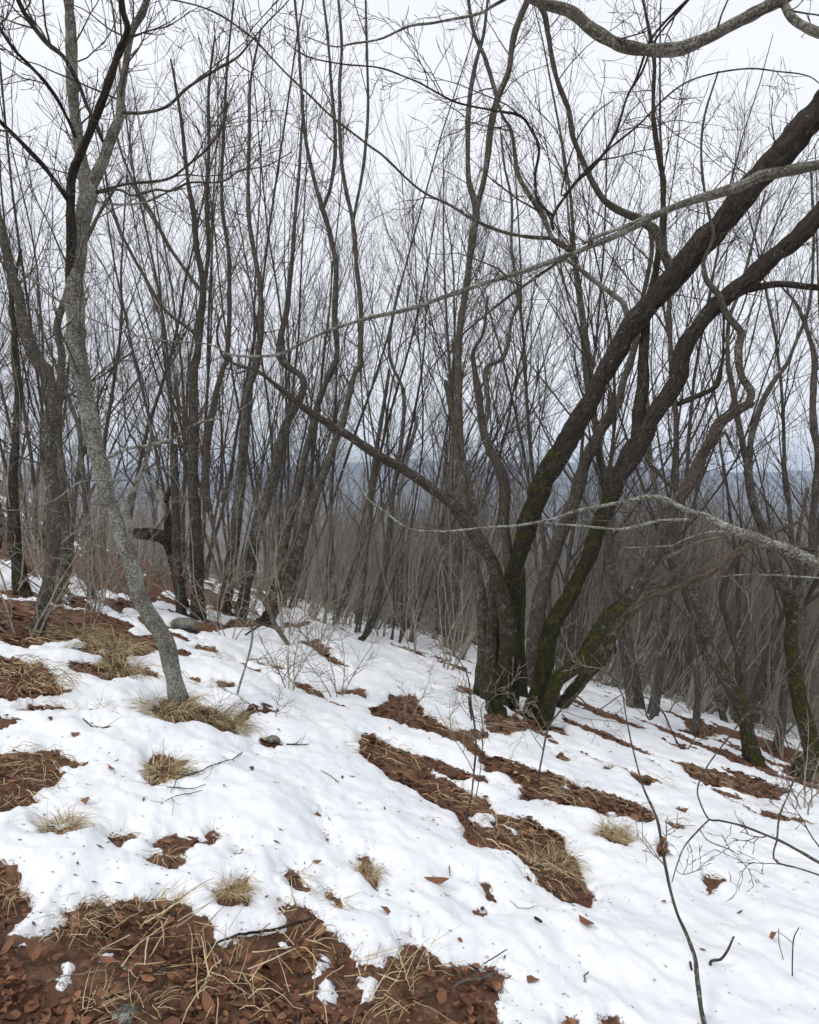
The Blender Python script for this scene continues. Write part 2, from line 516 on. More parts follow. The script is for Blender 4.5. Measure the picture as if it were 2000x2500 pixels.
def make_soil():
    m, t, b = new_mat('red_brown_soil')
    g = N(t, 'ShaderNodeNewGeometry')
    ds = N(t, 'ShaderNodeTexNoise', {'Scale': 12.0, 'Detail': 4.0})
    t.links.new(g.outputs['Position'], ds.inputs['Vector'])
    mv = N(t, 'ShaderNodeMix', data_type='VECTOR', clamp_factor=False)
    mv.inputs['Factor'].default_value = 0.12
    t.links.new(g.outputs['Position'], mv.inputs['A']); t.links.new(ds.outputs['Color'], mv.inputs['B'])
    v = N(t, 'ShaderNodeTexVoronoi', {'Scale': 17.0, 'Randomness': 1.0})
    v2 = N(t, 'ShaderNodeTexVoronoi', {'Scale': 42.0, 'Randomness': 1.0})
    n1 = N(t, 'ShaderNodeTexNoise', {'Scale': 60.0, 'Detail': 6.0, 'Roughness': 0.7})
    n2 = N(t, 'ShaderNodeTexNoise', {'Scale': 3.0, 'Detail': 4.0})
    for n in (v, v2): t.links.new(mv.outputs['Result'], n.inputs['Vector'])
    for n in (n1, n2): t.links.new(g.outputs['Position'], n.inputs['Vector'])
    s = N(t, 'ShaderNodeSeparateColor'); t.links.new(v.outputs['Color'], s.inputs[0])
    s2 = N(t, 'ShaderNodeSeparateColor'); t.links.new(v2.outputs['Color'], s2.inputs[0])
    plates = ramp(t, s.outputs[0], [(0.0, (0.13, 0.050, 0.023)), (0.3, (0.22, 0.085, 0.038)), (0.6, (0.29, 0.122, 0.056)), (0.85, (0.38, 0.21, 0.11)), (1.0, (0.15, 0.075, 0.042))])
    fine = ramp(t, s2.outputs[0], [(0.0, (0.10, 0.040, 0.022)), (0.6, (0.23, 0.095, 0.045)), (1.0, (0.38, 0.24, 0.13))])
    col = mixc(t, rng_map(t, n2.outputs['Fac'], 0.4, 0.65), plates, fine)
    col = mixc(t, rng_map(t, n1.outputs['Fac'], 0.45, 0.75, 0.0, 0.75), col, (0.045, 0.022, 0.014))
    # the woods further down the slope stand on grey-brown beech litter instead of red soil
    sp = N(t, 'ShaderNodeSeparateXYZ'); t.links.new(g.outputs['Position'], sp.inputs[0])
    n9 = N(t, 'ShaderNodeTexNoise', {'Scale': 0.6, 'Detail': 8.0, 'Roughness': 0.75}); t.links.new(g.outputs['Position'], n9.inputs['Vector'])
    col = mixc(t, rng_map(t, sp.outputs['Y'], 22.0, 45.0), col, ramp(t, n9.outputs['Fac'], [(0.35, (0.07, 0.055, 0.04)), (0.65, (0.17, 0.135, 0.10))]))
    t.links.new(col, b.inputs['Base Color'])
    b.inputs['Roughness'].default_value = 0.75
    h = math2(t, 'ADD', math2(t, 'MULTIPLY', s.outputs[1], 0.6), math2(t, 'ADD', math2(t, 'MULTIPLY', s2.outputs[1], 0.4), n1.outputs['Fac']))
    bp = N(t, 'ShaderNodeBump', {'Strength': 1.0, 'Distance': 0.035})
    t.links.new(h, bp.inputs['Height'])
    t.links.new(bp.outputs[0], b.inputs['Normal'])
    return m
M_SOIL = make_soil()

def make_attr_mat(name, stops, rough=0.7, transl=0.0):
    m, t, b = new_mat(name)
    at_ = N(t, 'ShaderNodeAttribute', attribute_name='rnd')
    g = N(t, 'ShaderNodeNewGeometry')
    n = N(t, 'ShaderNodeTexNoise', {'Scale': 120.0, 'Detail': 3.0})
    t.links.new(g.outputs['Position'], n.inputs['Vector'])
    f = math2(t, 'ADD', at_.outputs['Fac'], rng_map(t, n.outputs['Fac'], 0.3, 0.7, -0.1, 0.1))
    t.links.new(ramp(t, f, stops), b.inputs['Base Color'])
    b.inputs['Roughness'].default_value = rough
    b.inputs['Specular IOR Level'].default_value = 0.3
    return m
M_GRASS = make_attr_mat('dry_straw', [(0.0, (0.09, 0.095, 0.03)), (0.12, (0.20, 0.18, 0.07)), (0.3, (0.28, 0.19, 0.09)), (0.6, (0.44, 0.33, 0.18)), (1.0, (0.66, 0.55, 0.36))])
M_LEAF = make_attr_mat('dead_leaf', [(0.0, (0.05, 0.023, 0.014)), (0.35, (0.13, 0.055, 0.030)), (0.65, (0.21, 0.095, 0.048)), (0.85, (0.34, 0.17, 0.08)), (1.0, (0.42, 0.30, 0.18))], 0.6)
M_CRUMB = make_attr_mat('bark_crumbs', [(0.0, (0.05, 0.03, 0.022)), (1.0, (0.22, 0.12, 0.07))])

# ------------------------------------------------------------------ ground sheet
def axis(lo, hi, step, far_lo, far_hi, grow=1.09):
    a = list(np.arange(lo, hi, step))
    s, p = step, hi
    up = []
    while p < far_hi:
        up.append(p); s *= grow; p += s
    up.append(far_hi)
    s, p = step, lo
    dn = []
    while True:
        s *= grow; p -= s
        if p <= far_lo: break
        dn.append(p)
    dn.append(far_lo)
    return np.array(dn[::-1] + a + up)
gx = axis(-5.5, 6.5, 0.035, -3900, 3900)
gy = axis(1.2, 11.0, 0.035, -400, 3400)
X, Y = np.meshgrid(gx, gy)
Z = ground_z(X, Y)
near = (np.abs(X) < 8) & (Y > 0.8) & (Y < 13)
clod = fbm2(X * 22, Y * 22, 3, 71)
Z = Z + np.where(near, 0.017 * clod, 0)
nx_, ny_ = len(gx), len(gy)
idx = np.arange(nx_ * ny_).reshape(ny_, nx_)
F = np.stack([idx[:-1, :-1], idx[:-1, 1:], idx[1:, 1:], idx[1:, :-1]], -1).reshape(-1, 4)
GMIN = float(Z.min())
g_o = bpy.data.objects.new('ground', mesh_from('ground', np.stack([X, Y, Z], -1).reshape(-1, 3), F, M_SOIL))
link(g_o); tagit(g_o, kind='structure')

# ------------------------------------------------------------------ snow sheet with its own thickness
us = np.linspace(-1.15, 1.15, 820)
ys = np.exp(np.linspace(math.log(1.15), math.log(260), 780))
U, Ysn = np.meshgrid(us, ys)
X = U * (Ysn + 0.6)
Y = Ysn
S = snow_s(X, Y)
T = snow_t(S, X, Y)
Z = ground_z(X, Y) + np.where((np.abs(X) < 8) & (Y < 13), 0.017 * np.clip(1 - S / 0.1, 0, 1) * fbm2(X * 22, Y * 22, 3, 71), 0) + T
keep = S > -0.06 * np.clip(Y / 5, 0.3, 4)
idx = np.arange(X.size).reshape(X.shape)
F = np.stack([idx[:-1, :-1], idx[:-1, 1:], idx[1:, 1:], idx[1:, :-1]], -1).reshape(-1, 4)
kf = keep.ravel()[F].any(1)
F = F[kf]
used = np.unique(F)
remap = np.full(X.size, -1); remap[used] = np.arange(len(used))
V = np.stack([X, Y, Z], -1).reshape(-1, 3)[used]
sn = bpy.data.objects.new('snow_cover', mesh_from('snow_cover', V, remap[F], M_SNOW, attrs={'edge': ('FLOAT', S.ravel()[used])}))
link(sn); tagit(sn, kind='structure')

# ------------------------------------------------------------------ far hills
def hills():
    xs = np.linspace(-3800, 3800, 260)
    ysh = np.linspace(0, 1, 40)
    XX, TT = np.meshgrid(xs, ysh)
    Yh = 1500 + TT * 1700 + 150 * fbm2(XX / 900, TT * 2, 2, 81)
    Xh = XX
    ridge = 60 + 55 * fbm2(XX / 900, 0 * XX + 3.3, 4, 82) + 30 * XX / 3800
    prof = np.sin(np.clip(TT, 0, 1) * math.pi * 0.62) / math.sin(math.pi * 0.5)
    Zh = -150 + (ridge + 150) * prof + 14 * fbm2(Xh / 160, Yh / 160, 4, 83)
    Zh = np.where(TT < 0.01, -200, Zh)
    i = np.arange(XX.size).reshape(XX.shape)
    Fh = np.stack([i[:-1, :-1], i[:-1, 1:], i[1:, 1:], i[1:, :-1]], -1).reshape(-1, 4)
    m, t, b = new_mat('far_woodland')
    g = N(t, 'ShaderNodeNewGeometry')
    n = N(t, 'ShaderNodeTexNoise', {'Scale': 0.012, 'Detail': 8.0, 'Roughness': 0.7})
    t.links.new(g.outputs['Position'], n.inputs['Vector'])
    t.links.new(ramp(t, n.outputs['Fac'], [(0.35, (0.045, 0.05, 0.045)), (0.6, (0.10, 0.085, 0.07)), (0.75, (0.20, 0.19, 0.18))]), b.inputs['Base Color'])
    b.inputs['Roughness'].default_value = 1.0
    o = bpy.data.objects.new('hills', mesh_from('hills', np.stack([Xh, Yh, Zh], -1).reshape(-1, 3), Fh, m))
    link(o); tagit(o, kind='structure')
    return float(Zh.min()), float(Zh.max())
HMIN, HMAX = hills()

# air between the camera and the hills
def haze():
    x0, x1, y0, y1 = -3950, 3950, -450, 3500
    z0, z1 = min(GMIN, HMIN) - 1, max(HMAX, 120) + 4
    gz = ground_z(np.array([x0 + 50.0]), np.array([0.0]))[0]
    z1 = max(z1, gz + 30)
    V = np.array([(x, y, z) for z in (z0, z1) for y in (y0, y1) for x in (x0, x1)], float)
    F = np.array([(0, 2, 3, 1), (4, 5, 7, 6), (0, 1, 5, 4), (2, 6, 7, 3), (0, 4, 6, 2), (1, 3, 7, 5)])
    m = bpy.data.materials.new('haze')
    m.use_nodes = True
    t = m.node_tree
    t.nodes.remove(t.nodes['Principled BSDF'])
    pv = N(t, 'ShaderNodeVolumePrincipled', {'Density': 0.00032, 'Color': (0.66, 0.79, 1.0, 1)})
    t.links.new(pv.outputs[0], t.nodes['Material Output'].inputs['Volume'])
    o = bpy.data.objects.new('haze', mesh_from('haze', V, F, m, smooth=False))
    link(o); tagit(o, kind='stuff')
haze()

# ------------------------------------------------------------------ tubes
def frames(P):
    T = np.gradient(P, axis=1)
    T = norm(T)
    axes = norm(np.array([(1, 0, 0), (0, 1, 0), (0, 0, 1), (1, 1, 0), (1, -1, 0), (0, 1, 1), (1, 0, 1), (0, 1, -1), (1, 0, -1)], float))
    dots = np.abs(np.einsum('nkc,ac->nka', T, axes)).max(1)
    ref = axes[dots.argmin(1)][:, None, :]
    n1 = norm(np.cross(T, np.broadcast_to(ref, T.shape)))
    n2 = np.cross(T, n1)
    return T, n1, n2

class Tubes:
    def __init__(self): self.V = []; self.F = []; self.BC = []; self.MO = []; self.n = 0; self.sd = 0
    def add(self, P, R, sides=3, moss=0.0, rough=0.0, flare=None):
        if P.ndim == 2: P, R = P[None], R[None]
        n, k, _ = P.shape
        if n == 0: return
        T, n1, n2 = frames(P)
        th = np.arange(sides) * 2 * math.pi / sides
        c, s = np.cos(th), np.sin(th)
        L = np.concatenate([np.zeros((n, 1)), np.cumsum(np.linalg.norm(np.diff(P, axis=1), axis=2), 1)], 1)
        self.sd += 1
        off = (np.arange(n) * 3.7 + self.sd * 11.3)[:, None, None]
        RR = np.broadcast_to(R[:, :, None], (n, k, sides)).copy()
        if rough > 0:
            cc, ss = np.broadcast_to(c, RR.shape), np.broadcast_to(s, RR.shape)
            Lb = np.broadcast_to(L[:, :, None], RR.shape)
            f = 2.2
            RR = RR * (1 + rough * (0.75 * vnoise3(cc * f + off, ss * f, Lb * 3.0) + 0.6 * vnoise3(cc * 5 + off, ss * 5, Lb * 5 + 5) + 0.7 * vnoise3(cc * 9 + off, ss * 9, Lb * 14 + 9)))
        if flare is not None:
            amt, ln = flare
            e = np.exp(-L / ln)[:, :, None]
            lob = 0.6 + 0.4 * np.cos(3 * th + off) + 0.25 * np.cos(5 * th + 2 * off)
            RR = RR * (1 + amt * e * lob)
        V = P[:, :, None, :] + RR[..., None] * (c[None, None, :, None] * n1[:, :, None, :] + s[None, None, :, None] * n2[:, :, None, :])
        ml = R.mean(1)[:, None, None]
        bc = np.stack([c[None, None, :] * R[:, :, None] + off, s[None, None, :] * R[:, :, None] + off * 0.37, np.broadcast_to(L[:, :, None], RR.shape)], -1)
        i = (np.arange(n * k * sides).reshape(n, k, sides)) + self.n
        j = np.roll(i, -1, 2)
        F = np.stack([i[:, :-1], j[:, :-1], j[:, 1:], i[:, 1:]], -1).reshape(-1, 4)
        self.V.append(V.reshape(-1, 3)); self.F.append(F); self.BC.append(bc.reshape(-1, 3))
        mo = np.broadcast_to(np.asarray(moss, float).reshape((1, -1, 1) if np.ndim(moss) == 1 else (1, 1, 1)) if np.ndim(moss) < 2 else np.asarray(moss)[:, :, None], (n, k, sides))
        self.MO.append(mo.reshape(-1))
        self.n += n * k * sides
    def mesh(self, name, mat):
        return mesh_from(name, np.concatenate(self.V), np.concatenate(self.F), mat, True,
                         {'bc': ('FLOAT_VECTOR', np.concatenate(self.BC)), 'moss': ('FLOAT', np.concatenate(self.MO))})
    def obj(self, name, mat, parent=None, origin=None):
        if origin is not None:
            self.V = [v - origin for v in self.V]
        o = bpy.data.objects.new(name, self.mesh(name, mat))
        return link(o, parent)

def grow(starts, dirs, lens, K, up, jit, r, zig=0.0):
    """polylines (n,K,3); up may be negative for drooping"""
    n = len(starts)
    P = np.zeros((n, K, 3)); P[:, 0] = starts
    d = norm(dirs.copy())
    step = (lens / (K - 1))[:, None]
    for k in range(1, K):
        P[:, k] = P[:, k - 1] + d * step
        d = d + np.array([0, 0, 1.0]) * up / (K - 1) + r.normal(0, jit, (n, 3)) / math.sqrt(K - 1)
        if zig: d = d + r.normal(0, zig, (n, 3))
        d = norm(d)
    return P
def sample(P, R, idx, t):
    """points, tangents and radii at parameter t on polylines idx"""
    K = P.shape[1]
    f = t * (K - 1); i = np.minimum(f.astype(int), K - 2); w = (f - i)[:, None]
    a, b = P[idx, i], P[idx, i + 1]
    rr = R[idx, i] * (1 - w[:, 0]) + R[idx, i + 1] * w[:, 0]
    return a * (1 - w) + b * w, norm(b - a), rr
def turned(T, ang, r, az=None):
    ref = norm(np.cross(T, r.normal(0, 1, T.shape)))
    return T * np.cos(ang)[:, None] + ref * np.sin(ang)[:, None]
def children(P, R, per, t0, t1, ang, r, outward=None):
    n = len(P)
    idx = np.repeat(np.arange(n), per)
    t = r.uniform(t0, t1, len(idx))
    p, T, rr = sample(P, R, idx, t)
    a = r.normal(ang, ang * 0.25, len(idx))
    return idx, t, p, turned(T, a, r), rr
def taper(r0, r1, K, pw=1.0):
    s = np.linspace(0, 1, K) ** pw
    r0 = np.asarray(r0)[:, None]; r1 = np.asarray(r1)[:, None] if np.ndim(r1) else r1
    return r0 * (1 - s) + r1 * s

# ------------------------------------------------------------------ prototype trees of the wood
def proto_tree(seed, nst, H, lean, rbase, dens=1.0, twig_r=0.0026, leanx=0.0, mat=M_GREY, tmat=M_TWIG, kids=True, moss=0.55):
    r = np.random.default_rng(seed)
    root = bpy.data.objects.new('bare_tree', None)
    root.empty_display_size = 0.1
    link(root)
    az = np.arange(nst) * 2 * math.pi / nst + r.uniform(0, 1.0, nst)
    tl = r.uniform(0.4, 1.1, nst) * lean
    st = np.stack([np.cos(az) * 0.16 * (nst > 1), np.sin(az) * 0.16 * (nst > 1), np.full(nst, -0.15)], -1) * r.uniform(.7, 1.3, (nst, 1))
    d = np.stack([np.cos(az) * tl + leanx, np.sin(az) * tl, np.ones(nst)], -1)
    hs = H * r.uniform(0.72, 1.0, nst)
    twig_r = twig_r * 0.85
    P = grow(st, d, hs, 15, 0.35, 0.18, r)
    r0 = rbase * r.uniform(0.55, 0.95, nst)
    R = taper(r0, 0.006, 15, 0.9)
    for i in range(nst):
        tb = Tubes()
        mo = np.clip(moss - np.linspace(0, 1, 15) * 3.0, 0, 1)
        tb.add(P[i], R[i], 7, moss=mo, flare=(0.7, 0.25))
        tb.obj('trunk', mat, root)
    cr_ = Tubes()
    i1, t1, p, dd, rr = children(P, R, int(12 * dens), 0.20, 0.95, 0.48, r)
    L1 = (1 - t1) * hs[i1] * 0.60 * r.uniform(0.5, 1.15, len(i1)) + 0.6
    P1 = grow(p, dd, L1, 10, 0.45, 0.22, r, 0.05)
    R1 = taper(rr * 0.45, 0.0038, 10)
    cr_.add(P1, R1, 4)
    i2, t2, p, dd, rr = children(P1, R1, int(8 * dens), 0.10, 0.97, 0.42, r)
    L2 = L1[i2] * (1.08 - t2) * 0.62 * r.uniform(0.6, 1.2, len(i2)) + 0.25
    P2 = grow(p, dd, L2, 6, 0.35, 0.22, r, 0.10)
    R2 = taper(np.maximum(rr * 0.55, twig_r * 1.7), twig_r, 6)
    cr_.add(P2, R2, 3)
    i3, t3, p, dd, rr = children(P2, R2, int(3.2 * dens), 0.15, 0.98, 0.7, r)
    L3 = L2[i3] * 0.45 * r.uniform(0.5, 1.2, len(i3)) + 0.12
    P3 = grow(p, dd, L3, 4, 0.2, 0.30, r, 0.12)
    R3 = taper(np.full(len(i3), twig_r * 1.2), twig_r * 0.7, 4)
    cr_.add(P3, R3, 3)
    cr_.obj('crown', tmat, root)
    return root

def hide_proto(o):
    """removes a prototype after its copies are made"""
    for c in list(o.children): bpy.data.objects.remove(c)
    bpy.data.objects.remove(o)

tall = [proto_tree(100 + i, n, H, ln, rb, dn, leanx=lx, mat=m) for i, (n, H, ln, rb, dn, lx, m) in enumerate([
    (4, 13.0, 0.26, 0.085, 1.0, 0.05, M_GREY), (5, 12.0, 0.34, 0.075, 1.0, 0.10, M_BROWN), (3, 14.0, 0.20, 0.095, 1.1, 0.05, M_GREY),
    (6, 11.5, 0.42, 0.065, 0.9, 0.08, M_BROWN), (2, 12.5, 0.22, 0.09, 1.2, 0.15, M_GREY), (4, 12.5, 0.30, 0.08, 1.0, 0.0, M_GREY)])]
fans = [proto_tree(150 + i, n, H, ln, rb, dn, leanx=lx, mat=m) for i, (n, H, ln, rb, dn, lx, m) in enumerate([
    (6, 13.5, 0.34, 0.055, 0.8, 0.05, M_GREY), (5, 13.0, 0.42, 0.050, 0.75, 0.10, M_GREY)])]
thin = [proto_tree(200 + i, n, H, ln, rb, dn, leanx=lx, mat=m, tmat=tm, moss=0.3) for i, (n, H, ln, rb, dn, lx, m, tm) in enumerate([
    (6, 7.0, 0.35, 0.036, 0.6, 0.25, M_BUSH, M_BUSH), (5, 6.0, 0.40, 0.032, 0.6, 0.35, M_BUSH, M_BUSH), (7, 8.0, 0.28, 0.040, 0.55, 0.20, M_BUSH, M_BUSH), (6, 6.5, 0.45, 0.032, 0.6, 0.3, M_PALE, M_PTWIG), (4, 7.0, 0.30, 0.045, 0.6, 0.25, M_GREY, M_TWIG)])]

def plant(proto, x, y, sc, rz, label, group, cat='tree', name='bare_tree', tilt=(0, 0)):
    o = copy_tree(proto)
    o.name = name
    o.location = (x, y, float(ground_z(x, y)))
    o.rotation_euler = (tilt[0], tilt[1], rz)
    o.scale = (sc, sc, sc)
    tagit(o, label, cat, group)
    return o

# positions: a fan in front of the camera, kept clear of the open snow
def fan(n, y0, y1, mind, seed, ulo=-0.85, uhi=0.85, powr=1.0):
    r = np.random.default_rng(seed)
    out = []
    tries = 0
    while len(out) < n and tries < n * 60:
        tries += 1
        y = y0 + (y1 - y0) * r.uniform() ** powr
        u = r.uniform(ulo, uhi)
        x = u * y
        if all((x - a) ** 2 + (y - b) ** 2 > (mind * (0.6 + y / 40)) ** 2 for a, b in out):
            out.append((x, y))
    return out
r_ = np.random.default_rng(55)
LAB = ('slender bare many-stemmed tree in the wood on the left beyond the open snow',
       'slender bare many-stemmed tree in the middle of the wood behind the snow',
       'slender bare many-stemmed tree on the falling slope behind the big mossy clump')
GRP = ('bare trees of the left wood', 'bare trees of the middle wood', 'bare trees of the right-hand slope')
def zone(u): return 0 if u < -0.25 else (1 if u < 0.08 else 2)
cnt = 0
for (x, y) in fan(42, 15.0, 38, 2.2, 3, powr=0.9):
    u = x / y
    if u > 0.12 and y < 17: continue
    z = zone(u)
    sc = r_.uniform(0.85, 1.2) * (1.0 if u < 0.05 else 0.85)
    plant(tall[r_.integers(len(tall))], x, y, sc, r_.uniform(-0.5, 0.5), LAB[z], GRP[z]); cnt += 1
for (x, y) in fan(42, 50, 130, 2.6, 4, ulo=-0.35):
    z = zone(x / y)
    plant(tall[r_.integers(len(tall))], x, y, r_.uniform(0.8, 1.05), r_.uniform(-0.6, 0.6), LAB[z], GRP[z]); cnt += 1
TL = ('thin grey sapling clump between the trunks of the left wood',
      'thin grey sapling clump in the thicket left of the big mossy tree',
      'thin grey sapling clump in the thicket behind the big mossy tree')
TG = ('sapling thicket at left', 'sapling thicket at centre', 'sapling thicket at right')
for (x, y) in fan(200, 12.5, 34, 0.45, 9, ulo=-0.85, uhi=0.85, powr=1.15):
    u = x / y
    k = 0 if u < -0.2 else (1 if u < 0.15 else 2)
    if k == 0 and r_.uniform() < 0.6: continue
    sc = (CAMZ - float(ground_z(x, y)) + r_.uniform(-1.2, 0.9)) / 7.0
    if u > 0.1 and y < 14.5: continue
    plant(thin[r_.integers(len(thin))], x, y, float(np.clip(sc, 0.3, 1.15)), r_.uniform(-0.5, 0.5), TL[k], TG[k], name='sapling_clump')
# a few nearer ones at the right whose tops reach the upper edge
NR = [(0.36, 11.0, 0, 1.05, 'slender forked tree behind the crossing dark trunks'), (0.50, 12.5, 3, 1.05, 'many-stemmed slender tree between the clump and the right edge'),
      (0.62, 11.5, 2, 1.0, 'slender tree close to the right edge behind the mossy stump trunk'), (0.22, 13.0, 5, 1.0, 'slender tree seen between the mossy trunks'),
      (0.06, 13.5, 4, 1.05, 'slender leaning tree just left of the mossy clump')]
for (u, y, k, sc, lab) in NR:
    plant(tall[k], u * y, y, sc, 0.3 * k, lab, None)
FN = [(-0.33, 14.5, 0, 1.0, 'wide fan of slim grey stems just right of the leaning lichen tree'), (-0.27, 18.0, 1, 1.1, 'fan of slim dark stems behind the straight brown pair'),
      (-0.19, 15.5, 0, 1.0, 'fan of slim grey stems behind the four leaning trunks'), 
      (-0.56, 14.5, 0, 0.95, 'fan of slim grey stems behind the left edge trunks'),
      (-0.02, 17.0, 0, 0.9, 'fan of slim grey stems at the centre of the wood')]
for (u, y, k, sc, lab) in FN:
    plant(fans[k], u * y, y, sc, 1.3 * u, lab, None)
poles = [proto_tree(250 + i, n, H, ln, rb, dn, leanx=lx, mat=m, tmat=tm, moss=0.5) for i, (n, H, ln, rb, dn, lx, m, tm) in enumerate([
    (5, 7.0, 0.22, 0.048, 0.42, 0.36, M_PALE, M_PTWIG), (4, 7.5, 0.30, 0.052, 0.42, 0.30, M_GREY, M_PTWIG), (6, 6.5, 0.34, 0.042, 0.42, 0.40, M_BUSH, M_PTWIG)])]
for (x, y) in fan(95, 11.8, 23, 0.55, 19, ulo=-0.22, uhi=0.85, powr=1.0):
    u = x / y
    if u > 0.28 and y < 12.8: continue
    k = 0 if u < 0.12 else 1
    sc = (CAMZ - float(ground_z(x, y)) + r_.uniform(-0.8, 1.6)) / 7.0
    plant(poles[r_.integers(3)], x, y, float(np.clip(sc, 0.35, 1.2)), r_.uniform(-0.4, 0.4),
          ('leaning pale pole-like saplings at the near edge of the thicket left of the mossy tree', 'leaning pale pole-like saplings at the near edge of the thicket behind the mossy tree')[k],
          ('leaning poles at centre', 'leaning poles at right')[k], name='leaning_saplings')
for o in tall + thin + fans + poles: hide_proto(o)

# woodland further down the slope, read as one mass
def woodland():
    r = np.random.default_rng(66)
    n = 3200
    y = 70 + 330 * r.uniform(0, 1, n) ** 1.4
    x = r.uniform(-0.95, 0.95, n) * y
    z = ground_z(x, y)
    H = r.uniform(6, 12, n)
    st = np.stack([x, y, z - 0.3], -1)
    P = grow(st, np.stack([r.normal(0.1, .12, n), r.normal(0, .12, n), np.ones(n)], -1), H, 4, 0.1, 0.08, r)
    R = taper(0.10 * H / 10, 0.02, 4)
    tb = Tubes(); tb.add(P, R, 3)
    i1, t1, p, dd, rr = children(P, R, 6, 0.2, 0.95, 0.45, r)
    P1 = grow(p, dd, H[i1] * (1.1 - t1) * 0.5, 3, 0.4, 0.1, r)
    tb.add(P1, taper(np.full(len(i1), 0.03), 0.01, 3), 3)
    o = tb.obj('woodland', M_BUSH)
    tagit(o, 'far bare woodland on the hillside below, seen through the trunks', 'woodland', kind='stuff')
woodland()

# ------------------------------------------------------------------ traced stems and branches
REG = {}
def trace(key, s, d0=None, dd=0.0, attach=None, base=False, ext=0.0, wob=0.0, step=9.0):
    pts = []
    for seg in s.split('|'):
        k, p = seg.strip().split(':')
        for w in p.split():
            a = [float(q) for q in w.split(',')]
            x, y = nat(k, a[0], a[1])
            pts.append([x, y, a[2] / 1.725 if len(a) > 2 else np.nan])
    A = np.array(pts)
    i = np.arange(len(A)); ok = ~np.isnan(A[:, 2])
    A[:, 2] = np.interp(i, i[ok], A[ok, 2])
    # Catmull-Rom through the measured points
    B = np.vstack([2 * A[0] - A[1], A, 2 * A[-1] - A[-2]])
    out = []
    for j in range(1, len(B) - 2):
        p0, p1, p2, p3 = B[j - 1:j + 3]
        n = max(2, int(np.hypot(*(p2 - p1)[:2]) / step))
        for t in np.arange(n) / n:
            out.append(0.5 * ((2 * p1) + (p2 - p0) * t + (2 * p0 - 5 * p1 + 4 * p2 - p3) * t * t + (3 * p1 - p0 - 3 * p2 + p3) * t ** 3))
    out.append(B[-2])
    A = np.array(out)
    A[:, 2] = np.clip(A[:, 2], 1.2, None)
    K = len(A)
    if base:
        _, gy_ = hit(A[0, 0], A[0, 1]); d0 = float(gy_[0])
    if attach:
        Q = REG[attach]
        j = np.hypot(Q['A'][:, 0] - A[0, 0], Q['A'][:, 1] - A[0, 1]).argmin()
        d0 = Q['D'][min(j, len(Q['D']) - 1)]
    seg = np.hypot(*np.diff(A[:, :2], axis=0).T)
    t = np.concatenate([[0], np.cumsum(seg)]); t = t / t[-1]
    D = d0 + dd * t
    r = np.random.default_rng(abs(hash(key)) % 1000 if False else sum(map(ord, key)))
    W = A[:, 2]
    if wob:
        ph = r.uniform(0, 100)
        A[:, 0] += wob * W * vnoise2(t * K / 5 + ph, t * 0, 3) * np.minimum(1, np.arange(K) / 4)
        A[:, 1] += wob * W * vnoise2(t * K / 5 + ph, t * 0 + 7, 4) * np.minimum(1, np.arange(K) / 4)
    P = at(A[:, 0], A[:, 1], D)
    R = 0.46 * W * D / FPX
    if wob:
        R = R * (1 + 0.10 * vnoise2(t * K / 3 + 3, t * 0, 5))
    if base:
        x0, y0 = P[0, 0], P[0, 1]
        gz = float(ground_z(x0, y0))
        pre = np.array([[x0, y0, gz - 0.25], [x0, y0, gz - 0.02]])
        if P[0, 2] <= gz + 0.02: P[0, 2] = gz + 0.06
        P = np.vstack([pre, P]); R = np.concatenate([[R[0] * 1.15, R[0] * 1.1], R])
        A = np.vstack([A[:1], A[:1], A]); D = np.concatenate([[D[0]] * 2, D])
    if ext:
        n = 10
        dr = norm(P[-1] - P[-4])
        more = grow(P[-1][None], dr[None], np.array([ext]), n + 1, 0.1, 0.15, r)[0][1:]
        P = np.vstack([P, more]); R = np.concatenate([R, R[-1] * np.linspace(0.95, 0.35, n)])
        D = np.concatenate([D, np.full(n, D[-1])])
        A = np.vstack([A, np.repeat(A[-1:] + 5000, n, 0)])
    REG[key] = dict(A=A, D=D, P=P, R=R)
    return REG[key]

def add_limb(q, name, mat, parent, sides=None, moss=0.0, rough=None, flare=None, label=None):
    tb = Tubes()
    w = q['A'][:, 2].max() if len(q['A']) else 10
    if sides is None: sides = 36 if w > 30 else (16 if w > 14 else (8 if w > 6 else 5))
    if rough is None: rough = 0.12 if w > 30 else (0.10 if w > 10 else 0.08)
    P, R = q['P'].copy(), q['R'].copy()
    P = np.vstack([P, P[-1:] + (P[-1] - P[-2]) * 0.15]); R = np.concatenate([R, [0.0004]])
    mo = np.concatenate([moss, moss[-1:]]) if np.ndim(moss) == 1 else moss
    tb.add(P, R, sides, moss=mo, rough=rough, flare=flare)
    o = tb.obj(name, mat, parent, origin=np.array(parent.location))
    if label: o['label'] = label
    return o

